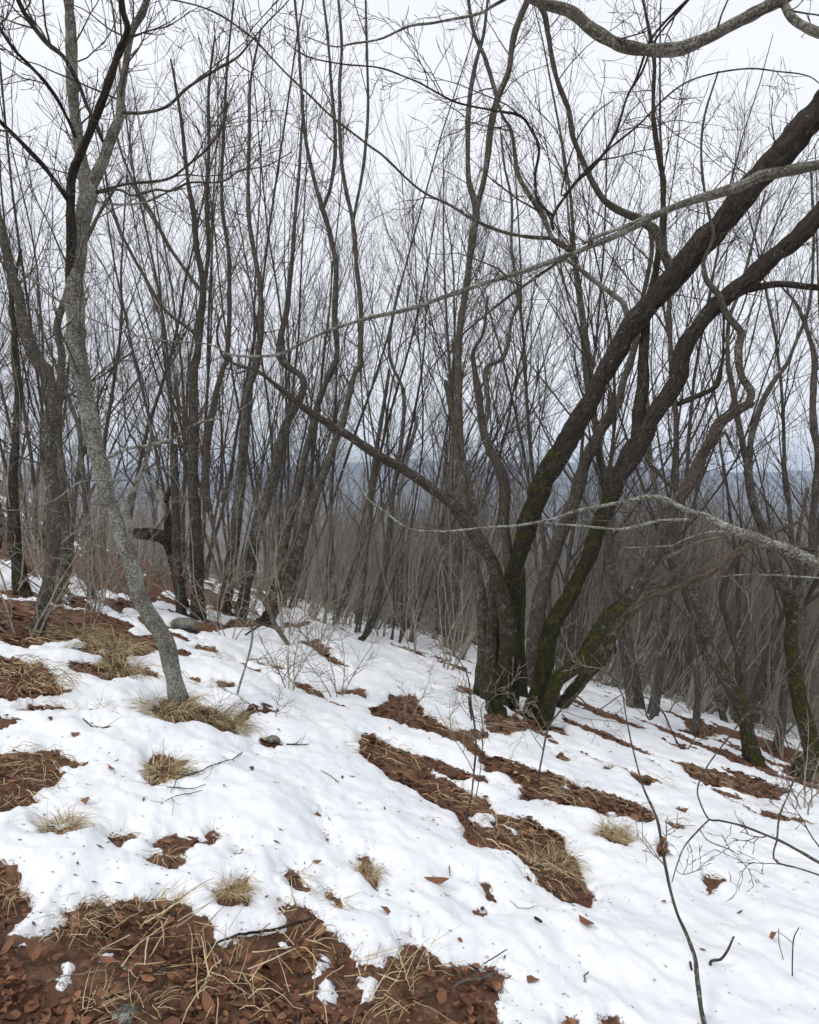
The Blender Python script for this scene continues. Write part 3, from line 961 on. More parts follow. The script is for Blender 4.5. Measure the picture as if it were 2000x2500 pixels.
def side_twigs(qs, per_m, r, l0=0.5, l1=1.4, ang=0.85, up=0.25, zig=0.13, rt=0.0022, tmin=0.05, levels=3, bud=True):
    tb = Tubes()
    for q in qs:
        P, R = q['P'][None], q['R'][None]
        L = np.linalg.norm(np.diff(q['P'], axis=0), axis=1).sum()
        n = max(1, int(L * per_m))
        idx = np.zeros(n, int); t = r.uniform(tmin, 0.99, n)
        p, T, rr = sample(P, R, idx, t)
        dd = turned(T, r.normal(ang, 0.2, n), r)
        L1 = r.uniform(l0, l1, n) * (0.6 + 0.6 * (1 - t))
        P1 = grow(p, dd, L1, 9, up, 0.15, r, zig)
        R1 = taper(np.minimum(rr * 0.6, 0.004 + L1 * 0.004), rt, 9)
        tb.add(P1, R1, 5)
        if levels < 2: continue
        i2, t2, p, dd, rr = children(P1, R1, 4, 0.15, 0.97, 0.85, r)
        L2 = L1[i2] * r.uniform(0.2, 0.5, len(i2)) + 0.06
        P2 = grow(p, dd, L2, 7, up, 0.15, r, zig * 1.2)
        R2 = taper(np.minimum(rr * 0.8, 0.0035), rt * 0.75, 7)
        if bud: R2[:, -2] = rt * 1.5; R2[:, -1] = rt * 0.2
        tb.add(P2, R2, 4)
        if levels < 3: continue
        i3, t3, p, dd, rr = children(P2, R2, 2, 0.2, 0.95, 0.9, r)
        L3 = L2[i3] * r.uniform(0.25, 0.6, len(i3)) + 0.03
        P3 = grow(p, dd, L3, 5, up, 0.2, r, zig * 1.3)
        R3 = taper(np.full(len(i3), rt * 0.8), rt * 0.6, 5)
        if bud: R3[:, -2] = rt * 1.3; R3[:, -1] = rt * 0.2
        tb.add(P3, R3, 3)
    return tb

def tree_from(name, label, cat, specs, mat, twig=None, twmat=M_TWIG, group=None, seed=1):
    """specs: (key, outline, options); the first with base=True sets the origin"""
    root = None
    qs = []
    built = []
    for key, s, o in specs:
        o = dict(o)
        pname = o.pop('part', 'branch'); pm = o.pop('mat', mat); moss = o.pop('moss', None)
        fl = o.pop('flare', None); tw = o.pop('tw', True); lb = o.pop('lab', None); rg = o.pop('rough', None)
        q = trace(key, s, **o)
        if root is None:
            root = empty(name, tuple(q['P'][1] if o.get('base') else q['P'][0]), label, cat, group)
        K = len(q['P']) if 'P' in q else 0
        m = 0.0
        if moss is not None:
            tt = np.linspace(0, 1, K); m = np.interp(tt, [a for a, b in moss], [b for a, b in moss])
        add_limb(q, pname, pm, root, moss=m, flare=fl, label=lb, rough=rg)
        if tw: qs.append(q)
    if twig:
        r = np.random.default_rng(seed)
        tb = side_twigs(qs, r=r, **twig)
        if tb.n:
            o = tb.obj('twigs', twmat, root, origin=np.array(root.location))
            o['kind'] = 'stuff'
    return root

T0 = dict(base=True, part='trunk')
# --- grey lichen tree at left
tree_from('lichen_tree', 'leaning grey lichen-covered tree rising from a grass tuft in the left foreground snow', 'tree', [
    ('A', '3:765,1455,92 745,1350,80 715,1230,74 690,1130,72 640,1050,70 590,960,68 560,860,68 545,780,72 505,680,70 470,600,68 445,500,66 425,400,68 395,300,70 370,180,72 350,60,76|1:335,1540,75 325,1440,72 320,1330,72 312,1200,72 325,1080,72 338,980,66 360,880,66 375,800,68 350,700,52 330,600,46 315,480,45 305,330,45 300,180,42 295,60,40 290,-40,38',
     dict(T0, dd=0.3, ext=3, wob=0.05, flare=(0.95, 0.16), moss=[(0, .3), (.1, .15), (.3, .30), (.36, .35), (.45, .1), (1, 0)], lab='grey lichen-crusted trunk')),
    ('A2', '1:380,790,50 430,690,45 460,600,42 500,500,36 510,400,32 530,280,28 550,150,30 600,50,28 630,-40,25', dict(attach='A', dd=-0.2, ext=2, wob=0.06)),
    ('A3', '1:292,1200,36 298,1050,38 298,880,36 302,740,38 340,650,35 390,530,32 440,400,30 490,250,28 535,130,28 520,50,22 510,-30,20', dict(attach='A', dd=-0.5, ext=2, mat=M_DARK, wob=0.06)),
    ('A4', '1:295,860,16 250,790,20 190,710,20 120,630,19 50,560,18 -20,490,18', dict(attach='A3', dd=-0.6, ext=1.5, mat=M_DARK, wob=0.1)),
    ('A5', '1:330,610,13 290,510,14 230,400,15 130,280,14 60,210,13 0,120,12 -30,70,12', dict(attach='A', dd=-0.6, ext=1.2, mat=M_DARK, wob=0.12)),
    ('A6', '1:435,600,14 370,450,14 320,330,16 270,240,18 200,180,22 120,80,22 70,-20,20', dict(attach='A2', dd=-0.7, ext=1.5, mat=M_GREY, wob=0.1)),
    ('A7', '1:410,812,12 500,800,11 560,825,11 650,800,10 720,805,10 800,770,9 930,765,8 1010,720,7 1120,700,5 1230,640,4', dict(attach='A', dd=-1.0, mat=M_GREY, wob=0.2)),
    ('A8', '1:410,805,12 530,775,12 700,755,11 790,695,10 880,620,9 940,530,7 960,430,4', dict(attach='A', dd=-0.7, mat=M_GREY, wob=0.2)),
    ('A9', '1:410,850,10 520,862,10 620,850,9 720,800,8 760,770,6 850,690,4', dict(attach='A', dd=0.6, mat=M_PALE, wob=0.2)),
    ('A10', '1:515,475,15 600,475,14 700,450,13 790,370,12 900,300,11 1000,240,10 1060,170,8 1130,90,6 1200,20,5 1240,-30,4', dict(attach='A2', dd=-1.0, mat=M_GREY, wob=0.15)),
    ('A11', '3:455,375,20 540,335,17 640,320,15 740,290,13 830,230,9 960,200,6 1060,140,3', dict(attach='A', dd=-1.0, mat=M_PALE, wob=0.15)),
    ('A12', '3:540,740,22 545,690,30 535,600,28 560,510,24 600,430,20 625,350,18 640,260,13 610,200,8 590,130,6', dict(attach='A', dd=-0.5, mat=M_LICHEN, wob=0.08)),
    ('A13', '3:540,470,8 440,470,8 330,480,8 240,550,7 120,590,6 0,597,5 -60,600,4', dict(attach='A', dd=-1.6, mat=M_PALE, wob=0.25)),
    ('A14', '1:320,1340,8 200,1430,7 100,1500,6 0,1550,4', dict(attach='A', dd=-1.0, mat=M_GREY, wob=0.2)),
], M_LICHEN, twig=dict(per_m=3.0, l0=0.35, l1=1.1, rt=0.0022, tmin=0.35, up=0.4), seed=11)

# --- trees at the left edge
def stem_tree(name, label, specs, mat, group=None, seed=3, tw=1.6, twmat=M_TWIG, l1=1.5, tmin=0.3):
    return tree_from(name, label, 'tree', specs, mat, twig=dict(per_m=tw, l0=0.4, l1=l1, rt=0.0024, tmin=tmin, up=0.6, zig=0.06, ang=0.7, bud=False), twmat=twmat, group=group, seed=seed)
MS = [(0, .75), (.2, .5), (.4, .1), (1, 0)]
FL = (0.9, 0.22)
stem_tree('bare_tree', 'dark-footed grey trunk curving left at the left edge, nearest of the left group', [
    ('L1', '3:160,1130,48 180,1000,58 215,860,58 225,700,60 235,560,60 215,430,58 210,300,56 215,150,58 190,0,58|1:170,1540,58 110,1400,52 85,1270,45 50,1150,42 20,1020,38 0,930,34 -40,820,30', dict(T0, dd=0.5, ext=4, moss=[(0, .6), (.35, .35), (.6, .1), (1, 0)], flare=FL, wob=0.08)),
    ('L1b', '3:215,150,20 290,110,14 380,60,10 470,0,8|1:480,1540,8 560,1480,6', dict(attach='L1', dd=0.5, wob=0.2)),
], M_GREY, seed=21)
stem_tree('bare_tree', 'pair of dark mossy trunks bowed like brackets just right of the left edge trunk', [
    ('L2', '3:235,985,48 275,870,50 282,720,50 262,520,46 252,380,40 240,250,36 250,100,34|1:262,1500,32 240,1380,30 270,1280,28 300,1180,24 360,1020,18 430,880,14 520,740,9', dict(T0, dd=1.0, moss=MS, flare=FL, wob=0.08)),
    ('L2b', '3:385,960,38 382,800,36 370,650,27 350,450,22 330,250,18 280,100,14 240,0,12|1:200,1450,10 150,1300,8', dict(T0, dd=0.8, moss=MS, flare=FL, wob=0.1)),
], M_GREY, seed=22)
stem_tree('bare_tree', 'stout dark trunk behind the left edge group with moss up its foot', [
    ('L3', '3:95,960,62 72,800,58 60,680,52 55,500,40 65,300,34 80,100,30 62,-50,26|1:60,1400,24 50,1250,20 90,1050,14', dict(T0, dd=0.8, moss=MS, flare=FL, wob=0.08)),
    ('L3b', '3:-30,760,60 -5,650,50 -40,500,40', dict(d0=12, dd=0.3, part='trunk', moss=[(0, .9), (1, .8)])),
], M_DARK, seed=23)
# --- clump at mid left
stem_tree('bare_tree', 'straight reddish brown pair of trunks standing left of centre with a broken neighbour', [
    ('C1', '3:840,1052,62 832,900,56 825,700,52 815,500,45 815,300,42 815,100,40 815,0,38|1:830,1500,34 845,1350,30 855,1200,28 830,1050,25 815,900,22 790,750,18 775,600,16 755,450,12 720,250,9', dict(T0, dd=0.6, moss=MS, flare=FL, wob=0.06)),
    ('C1b', '3:870,600,34 868,450,34 875,300,32 900,150,28 940,0,24|1:960,1480,22 965,1100,18 935,850,16 940,600,14 960,250,10 985,0,8', dict(attach='C1', dd=0.6, wob=0.08)),
    ('C2', '3:762,1030,42 745,800,38 740,600,36 735,420,38 733,325,36', dict(T0, dd=0.2, moss=[(0, .5), (.3, 0), (.8, 0), (1, .7)], flare=FL, wob=0.06, tw=False, lab='broken-topped brown trunk')),
    ('C1c', '1:850,1260,20 880,1050,20 870,860,18 880,600,16 880,380,13 905,150,9', dict(attach='C1', dd=0.4, wob=0.08)),
    ('C1d', '1:850,1230,18 720,1050,15 640,900,14 560,760,12 500,600,9 470,420,6', dict(attach='C1', dd=0.6, wob=0.08)),
    ('C1e', '1:845,1420,18 690,1300,16 600,1150,15 520,1000,14 470,860,12 440,700,9 430,520,6', dict(attach='C1', dd=0.9, wob=0.08)),
], M_BROWN, seed=24, tw=2.4)
stem_tree('bare_tree', 'old mossy trunk bent over in an arch behind the leaning lichen tree', [
    ('C3', '3:775,1000,44 745,860,48 715,745,52 640,700,56 560,690,44', dict(T0, dd=-0.5, moss=[(0, .5), (.4, .5), (1, .6)], flare=FL, wob=0.15)),
    ('C3b', '3:710,760,30 705,640,34 700,560,30 720,500,20', dict(attach='C3', dd=0.1, moss=[(0, .5), (1, .6)])),
    ('C3c', '3:640,690,14 670,650,20 695,600,22 665,530,18 630,470,15 610,400,12 640,300,8', dict(attach='C3', dd=0.2, mat=M_PALE, lab='pale bent limb')),
], M_DARK, seed=25, tw=1.0)
stem_tree('bare_tree', 'clump of four dark trunks leaning right beyond the middle of the snow', [
    ('C4', '3:945,1035,62 962,850,50 990,700,48 1010,500,46 1030,300,42 1045,100,36|1:1080,1540,30 1100,1350,26 1095,1200,24 1060,1000,20 1045,850,18 1050,550,15 1055,350,12 1100,120,8', dict(T0, dd=0.8, moss=MS, flare=FL, wob=0.07)),
    ('C5', '3:1010,1060,55 1050,850,48 1090,650,46 1150,450,42 1200,250,36 1280,60,30|1:1180,1500,28 1210,1300,26 1225,1150,20 1245,900,16 1265,650,12 1280,400,8', dict(T0, dd=0.8, moss=MS, flare=FL, wob=0.07)),
    ('C6', '3:1110,1080,58 1190,950,52 1250,780,50 1310,600,42 1360,450,36 1450,200,28 1500,0,22|1:1515,1550,24 1520,1300,22 1500,1100,20 1485,930,20 1440,700,16 1430,400,15 1440,200,13 1425,0,11', dict(T0, dd=0.8, moss=MS, flare=FL, wob=0.07)),
    ('C6b', '1:1488,935,14 1530,700,14 1550,450,13 1545,200,11 1540,-10,9', dict(attach='C6', dd=0.4, wob=0.08)),
    ('C7', '3:1150,1010,44 1172,850,40 1230,600,36 1290,350,32 1340,150,28 1400,0,26|1:1420,1500,25 1408,1300,24 1415,1120,22 1390,980,22 1360,880,22 1320,740,18 1290,600,16 1270,400,14 1260,200,12 1240,-20,10', dict(T0, dd=0.8, moss=MS, flare=FL, wob=0.07)),
    ('C7b', '1:1362,880,16 1400,750,16 1412,560,16 1395,350,14 1380,150,12 1360,-20,10', dict(attach='C7', dd=0.4, wob=0.08)),
], M_GREY, seed=26, tw=2.4)
stem_tree('bare_tree', 'thin-stemmed grey trees on the snow left of the big clump, leaning right', [
    ('D1', '3:1520,1150,30 1570,1060,28 1610,900,26 1640,700,26 1660,500,24 1690,300,20 1700,100,16|1:1640,1480,14 1680,1200,12', dict(T0, dd=0.5, moss=MS, wob=0.1)),
    ('D2', '3:1505,1080,34 1530,900,30 1545,700,26 1570,450,22 1610,200,18 1640,0,14', dict(T0, dd=0.5, moss=MS, wob=0.1)),
    ('D3', '3:1580,1060,30 1600,850,28 1660,650,22 1700,450,20 1760,200,16', dict(T0, dd=0.5, moss=MS, wob=0.1)),
], M_GREY, seed=27, tw=1.5)

# --- the big mossy clump
MM = [(0, .9), (.3, .72), (.45, .4), (.6, .1), (1, 0)]
tree_from('mossy_tree', 'big coppiced tree with thick dark mossy trunks fanning out right of centre', 'tree', [
    ('M2', '4:425,1420,73 425,1200,80 440,1000,84 440,860,82 485,700,82 535,560,89 592,420,97 682,270,92 762,130,85 832,0,85|2:930,1380,90 1060,1230,99 1160,1110,103 1290,960,106 1430,800,110 1565,650,113 1690,515,117 1800,380,113 1930,230,104',
     dict(T0, dd=-1.2, ext=3, moss=[(0, .9), (.1, .75), (.3, .68), (.38, .45), (.45, .1), (1, 0)], flare=(0.5, 0.25), wob=0.06, lab='thickest dark trunk crossing to the upper right')),
    ('M3', '4:500,1460,67 560,1290,72 600,1100,75 680,940,70 760,770,67 830,590,67 888,440,86 960,320,88 1040,180,81 1120,60,79|2:1140,1520,76 1180,1420,70 1280,1300,70 1400,1200,77 1500,1110,74 1620,1020,79 1705,925,84 1790,830,84 1900,690,79',
     dict(T0, dd=-0.8, ext=3, moss=[(0, .9), (.15, .8), (.3, .72), (.4, .45), (.5, .1), (1, 0)], flare=(0.4, 0.2), wob=0.08, lab='second dark trunk, mossy to half its height')),
    ('M1', '4:395,1430,80 400,1300,74 415,1100,76 385,930,66 330,780,60 250,660,56 190,580,50 90,500,45 0,440,42|3:1620,380,42 1480,290,40 1380,230,34 1280,165,30 1220,115,26 1150,60,20 1080,5,16|1:1010,1540,13 940,1500,10 915,1420,9 920,1360,7 950,1310,5',
     dict(T0, dd=-1.6, moss=[(0, .8), (.3, .65), (.42, .1), (1, 0)], mat=M_BROWN, flare=(0.4, 0.25), wob=0.06, lab='brown limb reaching up to the left')),
    ('M4', '4:560,1500,66 620,1330,64 720,1230,62 830,1060,70 940,940,70 1000,830,64 1060,720,60 1110,590,60 1180,480,55 1240,350,50 1300,240,50 1370,180,46 1430,148,40 1445,140,30',
     dict(T0, dd=-0.3, moss=[(0, .85), (.3, .75), (.5, .5), (.62, .15), (1, 0)], mat=M_BROWN, flare=(0.4, 0.2), wob=0.09, lab='crooked outer trunk on the right')),
    ('M4b', '4:1425,150,38 1438,100,35 1395,20,33|2:1385,1480,33 1395,1400,30 1340,1330,31 1300,1240,28 1250,1180,24 1240,1100,18 1280,1000,15 1260,900,13 1230,700,11 1240,500,10 1300,300,8', dict(attach='M4', dd=0.1, mat=M_GREY, wob=0.08)),
    ('M5', '4:620,1440,50 690,1350,54 800,1210,56 910,1050,56 1000,965,50 1100,920,42 1250,860,36 1350,790,30 1500,705,22 1600,660,16 1650,640,8',
     dict(T0, dd=-0.6, moss=[(0, .8), (.35, .6), (.6, .3), (.7, 0), (1, 0)], mat=M_DEAD, flare=(0.3, 0.2), wob=0.2, rough=0.3, lab='low splintered limb with bare wood')),
    ('M5b', '4:990,930,22 1040,890,26 1110,860,22 1180,810,20 1235,780,6', dict(attach='M5', dd=-0.3, mat=M_DEAD, wob=0.2, rough=0.3, tw=False)),
    ('M5c', '4:1040,810,20 1120,780,20 1200,740,18 1300,710,14 1400,690,8', dict(attach='M4', dd=-0.3, mat=M_DEAD, wob=0.2, rough=0.3, tw=False)),
    ('M6c', '4:470,1400,66 462,1250,62 458,1100,56 470,980,40 478,900,24 484,840,6', dict(T0, dd=0.1, moss=[(0, .7), (1, .6)], tw=False, rough=0.14)),
    ('M6d', '4:320,1420,60 345,1250,66 350,1100,56 350,980,40 345,900,22 342,840,6', dict(T0, dd=0.1, moss=[(0, .7), (1, .5)], mat=M_BROWN, tw=False, rough=0.14)),
    ('M6', '4:500,1350,60 530,1100,66 570,900,64 620,740,60 690,560,58 740,400,54 790,290,50 850,180,46 845,125,30',
     dict(T0, dd=0.3, moss=[(0, .6), (.2, .5), (.4, .45), (.5, .05), (1, 0)], mat=M_BROWN, wob=0.06, tw=False)),
    ('M6b', '4:862,190,32 885,120,34 900,50,34 925,-10,30|2:960,1400,26 985,1250,22 1020,1050,20 1000,900,14', dict(attach='M6', dd=0.4, mat=M_GREY, wob=0.06)),
    ('M7', '4:290,1390,62 315,1200,58 310,1050,54 280,850,48 240,600,42 215,400,40 205,200,38 205,0,36|2:205,1500,35 215,1350,30 240,1200,28 265,1000,34 280,890,32 250,750,22 245,600,22 250,450,22 275,280,18 310,150,14 330,0,12',
     dict(T0, dd=0.6, ext=1, moss=[(0, .7), (.15, .5), (.3, .2), (.4, 0), (1, 0)], mat=M_GREY, flare=(0.5, 0.2), wob=0.07, lab='slender grey lichen trunk at the left of the clump')),
    ('M7b', '2:282,880,24 320,730,25 340,550,27 370,420,28 420,290,25 440,150,26 500,-10,26', dict(attach='M7', dd=0.4, ext=2, mat=M_GREY, wob=0.07)),
    ('M7c', '2:370,420,20 320,250,18 270,130,16 245,-10,14', dict(attach='M7b', dd=0.3, mat=M_GREY, wob=0.1)),
    ('M8', '4:420,850,46 400,650,46 400,480,50 350,360,42 310,250,36 290,100,34 275,0,24|2:270,1480,18 310,1400,14 330,1250,12', dict(attach='M2', dd=0.6, moss=[(0, .5), (.2, .2), (.3, 0), (1, 0)], mat=M_BROWN, wob=0.07)),
    ('M8b', '4:315,255,26 330,150,24 325,0,20|2:400,1500,16 430,1350,15 460,1250,14 430,1050,12 430,850,12 400,700,10 385,560,8', dict(attach='M8', dd=0.5, mat=M_GREY, wob=0.1)),
    ('M9', '4:365,1465,88 355,1400,70 365,1330,50 372,1260,24', dict(T0, dd=0.0, moss=[(0, 1), (1, .9)], tw=False, flare=(0.3, 0.2), rough=0.2, lab='squat moss-covered stump at the foot')),
    ('M10', '4:275,620,30 250,470,27 200,280,25 160,100,22 150,50,20', dict(attach='M1', dd=0.3, mat=M_BROWN, wob=0.1, tw=False, lab='dead bare snag')),
    ('M11', '2:920,1340,26 900,1280,25 870,1250,24 820,1210,22 740,1150,20 670,1100,14 640,1085,8', dict(attach='M2', dd=-0.4, mat=M_LICHEN, wob=0.12)),
    ('M12', '2:1112,1165,44 1090,1110,42 1060,1050,40 1045,980,42 1000,945,36 960,920,34 870,880,30 800,820,26 740,700,24 690,580,22 670,460,22 620,330,20 590,180,20 565,50,24 520,-10,26', dict(attach='M2', dd=-0.5, ext=1.5, mat=M_GREY, wob=0.07, lab='lichen-grey branch curving up from the thickest trunk')),
    ('M13', '4:960,300,62 968,180,62 985,80,52 985,0,45|2:990,1400,40 1010,1250,32 1040,1130,28 1065,960,28 1070,850,22 1065,750,24 1040,600,22 1025,450,18 1030,250,16 1000,80,12 980,-10,10', dict(attach='M3', dd=0.5, moss=[(0, .5), (.12, .3), (.2, 0), (1, 0)], mat=M_DARK, wob=0.09)),
    ('M14', '4:1130,150,24 1190,125,25 1250,100,25 1290,75,26 1308,40,18 1312,0,14|2:1320,1500,12 1325,1300,10', dict(attach='M3', dd=-0.2, mat=M_DARK, wob=0.1)),
    ('M15', '2:1430,1222,30 1480,1205,30 1550,1195,28 1640,1205,26 1760,1212,25 1850,1200,22', dict(attach='M3', dd=-0.4, ext=1.5, mat=M_DARK, wob=0.1)),
    ('M16', '4:1245,350,26 1290,310,24 1330,270,16 1370,375,4', dict(attach='M4', dd=-0.1, mat=M_BROWN, tw=False)),
    ('M17', '4:1130,520,20 1040,430,22 1000,380,22 1010,250,18 1000,100,12', dict(d0=8.2, dd=0.3, mat=M_GREY, wob=0.1)),
], M_DARK, twig=dict(per_m=1.7, l0=0.35, l1=1.2, rt=0.0024, tmin=0.4, up=0.35), seed=12)

# --- trees at right
stem_tree('bare_tree', 'mossy-footed trunk curving up left at the right-hand side, base in bare soil', [
    ('R1', '6:1455,275,76|4:1420,1540,64 1400,1420,66 1330,1290,64 1260,1180,55 1240,1060,50 1200,960,45 1150,850,36 1100,760,30 1060,600,22 1020,420,18 1010,250,14', dict(T0, dd=1.0, moss=[(0, .8), (.4, .5), (.7, .1), (1, 0)], flare=FL, wob=0.08)),
    ('R1b', '4:1400,1360,36 1400,1250,32 1360,1120,30 1320,980,28 1340,880,24 1430,700,16', dict(attach='R1', dd=0.5, moss=[(0, .6), (1, 0)], mat=M_BROWN, wob=0.1)),
], M_GREY, seed=31, tw=1.6)
stem_tree('bare_tree', 'tall mossy trunk at the right edge rising from a mossy stump', [
    ('R2', '6:1720,330,90|4:1690,1550,72 1640,1380,64 1610,1200,58 1605,1000,52 1550,850,46 1500,700,42 1450,580,36 1420,400,32 1400,300,28 1380,200,26 1350,30,22|2:1340,1500,20 1345,1350,16 1400,1200,14 1450,1000,11 1500,800,8', dict(T0, dd=0.8, moss=[(0, .9), (.3, .7), (.5, .2), (1, 0)], flare=(0.7, 0.3), wob=0.08)),
    ('R2b', '4:1430,470,26 1440,300,28 1470,180,26 1530,60,22 1590,-20,18|2:1610,1480,16 1680,1300,14 1700,1100,12 1700,900,10 1690,700,8', dict(attach='R2', dd=0.4, wob=0.1)),
    ('R2s', '6:1650,335,85 1645,290,60 1650,260,26', dict(T0, part='stump', moss=[(0, 1), (1, 1)], tw=False, flare=(0.4, .2))),
    ('R2c', '4:1620,960,30 1690,850,30 1700,620,30 1720,400,32 1700,200,28 1700,60,26|2:1700,1480,22 1640,1300,14 1560,1200,8', dict(attach='R2', dd=0.4, wob=0.1)),
], M_GREY, seed=32, tw=1.6)
stem_tree('bare_tree', 'slim pale trunk standing just left of the right edge trunk', [
    ('R3', '6:1548,232,40|4:1560,1530,38 1590,1300,34 1640,1100,28 1650,900,22 1640,700,18 1680,500,14', dict(T0, dd=0.6, moss=[(0, .6), (.4, .1), (1, 0)], flare=FL, wob=0.1)),
], M_GREY, seed=33, tw=1.5)
stem_tree('bare_tree', 'thin straight grey trunk on the snow between the big clump and the right trees', [
    ('R4', '6:1195,165,34|4:1205,1500,30 1212,1300,28 1190,1100,22 1220,900,16', dict(T0, dd=0.5, moss=[(0, .4), (1, 0)], flare=FL, wob=0.1)),
    ('R4b', '6:1010,108,16|4:1020,1450,15 1045,1300,14 1050,1150,13 1030,1000,10 1010,900,7', dict(T0, dd=0.4, wob=0.15)),
], M_GREY, seed=34, tw=1.6, twmat=M_PTWIG)

# --- branches hanging into the picture from trees outside it
def overhang(label, specs, mat, seed, per=3.0, l1=0.7, l0=0.12):
    return tree_from('overhanging_branch', label, 'branch', specs, mat, twig=dict(per_m=per, l0=l0, l1=l1, rt=0.0017, tmin=0.1, up=0.15, zig=0.16, ang=0.95), seed=seed)
overhang('long grey branch sweeping down from the right edge across the big trunks to mid left', [
    ('O1', '2:2500,900,60 2150,720,50 1850,680,44 1760,688,42 1600,720,45 1450,755,44 1350,800,42 1200,840,36 1050,900,32 900,980,26 780,1030,26 700,1065,22 600,1100,22 450,1150,20 300,1200,18 150,1250,20 0,1300,18|1:1550,1340,15 1420,1380,14 1300,1430,13 1180,1490,13 1050,1500,12 960,1490,10 880,1450,8 700,1435,7 560,1410,6 400,1350,6 270,1280,6 120,1160,6 0,1080,5 -60,1040,4', dict(d0=3.6, dd=1.0, wob=0.10, part='branch', mat=M_LICHEN)),
    ('O1b', '2:1010,905,16 900,955,16 780,1000,18 730,1030,8', dict(attach='O1', dd=0.05, wob=0.1, tw=False, mat=M_PALE)),
    ('O1h', '2:640,1095,14 500,1190,13 350,1300,11 200,1430,8 80,1560,5', dict(attach='O1', dd=0.3, wob=0.15)),
    ('O1c', '2:700,1068,22 640,1030,24 600,1000,24 570,930,22 530,860,22 460,740,20 430,560,16 390,480,13 330,300,9 300,200,6', dict(attach='O1', dd=0.5, wob=0.1)),
    ('O1d', '2:600,1005,18 430,985,16 280,930,14 180,870,12 60,810,11 0,765,10|1:1620,660,10 1550,610,10 1420,510,10 1270,370,9 1150,250,9 1050,150,9 900,50,8 750,5,7 640,-10,6', dict(attach='O1c', dd=0.3, wob=0.2)),
    ('O1e', '2:605,970,14 605,905,14 700,770,14 800,670,13 870,560,12 920,400,10 980,300,9 1040,160,9 1180,-5,8', dict(attach='O1c', dd=-0.3, wob=0.2, mat=M_DARK)),
    ('O1f', '2:602,910,12 540,840,13 530,730,12 545,620,12 520,560,12 470,490,13 350,465,10 200,430,9 100,380,8 0,330,7|1:1600,285,7 1450,270,6 1300,240,6 1220,190,5 1190,140,4', dict(attach='O1e', dd=-0.3, wob=0.25, mat=M_DARK)),
    ('O1g', '2:735,725,10 850,620,10 960,530,9 1080,410,8 1200,330,7 1400,290,7 1550,300,6 1680,320,5 1760,380,4', dict(attach='O1e', dd=-0.3, wob=0.2, mat=M_DARK)),
    ('O1i', '2:730,730,10 640,820,9 700,600,7 780,480,6 860,420,5', dict(attach='O1e', dd=-0.1, wob=0.2, mat=M_DARK)),
], M_GREY, 41, per=3.4, l1=0.75)
overhang('thick grey branch dipping in an arc along the top edge at right', [
    ('O2', '2:100,-420,30 300,-200,34 440,-60,38 560,10,46 680,50,46 760,120,48 860,180,48 980,210,48 1100,210,50 1220,175,50 1350,110,50 1480,40,50 1620,-30,46', dict(d0=3.2, dd=-0.2, ext=1, wob=0.06)),
    ('O2b', '2:1565,-10,28 1610,70,34 1680,120,38 1790,160,35 1900,180,34', dict(attach='O2', dd=-0.1, ext=0.8, wob=0.06)),
    ('O2c', '2:700,-260,18 540,-110,16 430,-20,15 350,25,14 280,60,13 100,95,11 0,110,10|1:1600,165,9 1480,185,8 1400,195,6 1280,150,5', dict(d0=3.2, dd=0.2, wob=0.15)),
    ('O2d', '2:1180,-10,12 1060,110,12 1000,200,11 960,320,10 920,400,9', dict(attach='O2', dd=0.1, wob=0.15, mat=M_DARK)),
], M_LICHEN, 42, per=1.6, l1=0.45)
overhang('pale lichen-crusted branch reaching in low from the right edge across the mossy trunks', [
    ('O3', '4:2500,1300,56 2150,1080,48 1850,905,42 1760,850,40 1600,760,44 1480,720,42 1350,670,34 1250,620,28 1160,590,24 1090,555,25 1010,540,25 930,555,19 820,575,16 700,600,14 600,635,12 450,660,10 300,670,9 150,685,9 0,675,8|3:1620,600,8 1560,560,7 1500,480,6 1400,380,4', dict(d0=3.0, dd=1.3, ext=0, wob=0.12)),
    ('O3b', '4:1180,635,14 1050,640,13 900,675,12 800,670,10 650,655,8 540,650,5', dict(d0=3.55, dd=0.4, wob=0.15)),
    ('O3c', '4:1480,715,12 1600,745,14 1725,770,14 1850,790,12', dict(attach='O3', dd=-0.1, wob=0.12, mat=M_DEAD, tw=False)),
    ('O3d', '4:1330,685,8 1250,690,8 1160,720,7 1100,745,6 1000,750,5 900,755,4', dict(attach='O3', dd=0.3, wob=0.2)),
    ('O3e', '4:2300,960,14 1850,890,10 1720,880,9 1560,870,8 1400,868,6 1280,880,4', dict(d0=3.3, dd=0.5, wob=0.15, mat=M_PALE)),
], M_PALE, 43, per=2.6, l1=0.5)
overhang('bowed bare twig branch hooking in from the right edge over the lower snow', [
    ('S4', '6:2400,980,24 2100,850,20 1850,745,17 1740,705,16 1640,650,14 1540,600,12 1400,545,10 1300,522,9 1262,518,8 1225,450,7 1213,385,8 1250,300,7 1330,190,7 1410,90,8 1480,20,8|4:1620,1250,6 1690,1120,4', dict(d0=2.7, dd=0.8, wob=0.1)),
    ('S4b', '6:1262,520,8 1220,560,8 1160,630,7 1130,700,6 1105,785,4', dict(attach='S4', dd=-0.1, wob=0.15)),
    ('S4c', '6:1222,560,5 1260,610,5 1350,645,5 1390,668,3', dict(attach='S4b', dd=-0.1, wob=0.15)),
    ('S4d', '6:1548,605,9 1533,660,8 1550,700,9 1640,725,8 1760,765,8', dict(attach='S4', dd=-0.15, wob=0.15)),
    ('S4e', '6:1548,598,9 1560,500,8 1600,400,7 1630,300,7 1590,200,6 1540,80,5|4:1420,1450,4', dict(attach='S4', dd=0.3, wob=0.15)),
], M_GREY, 44, per=2.0, l1=0.35)
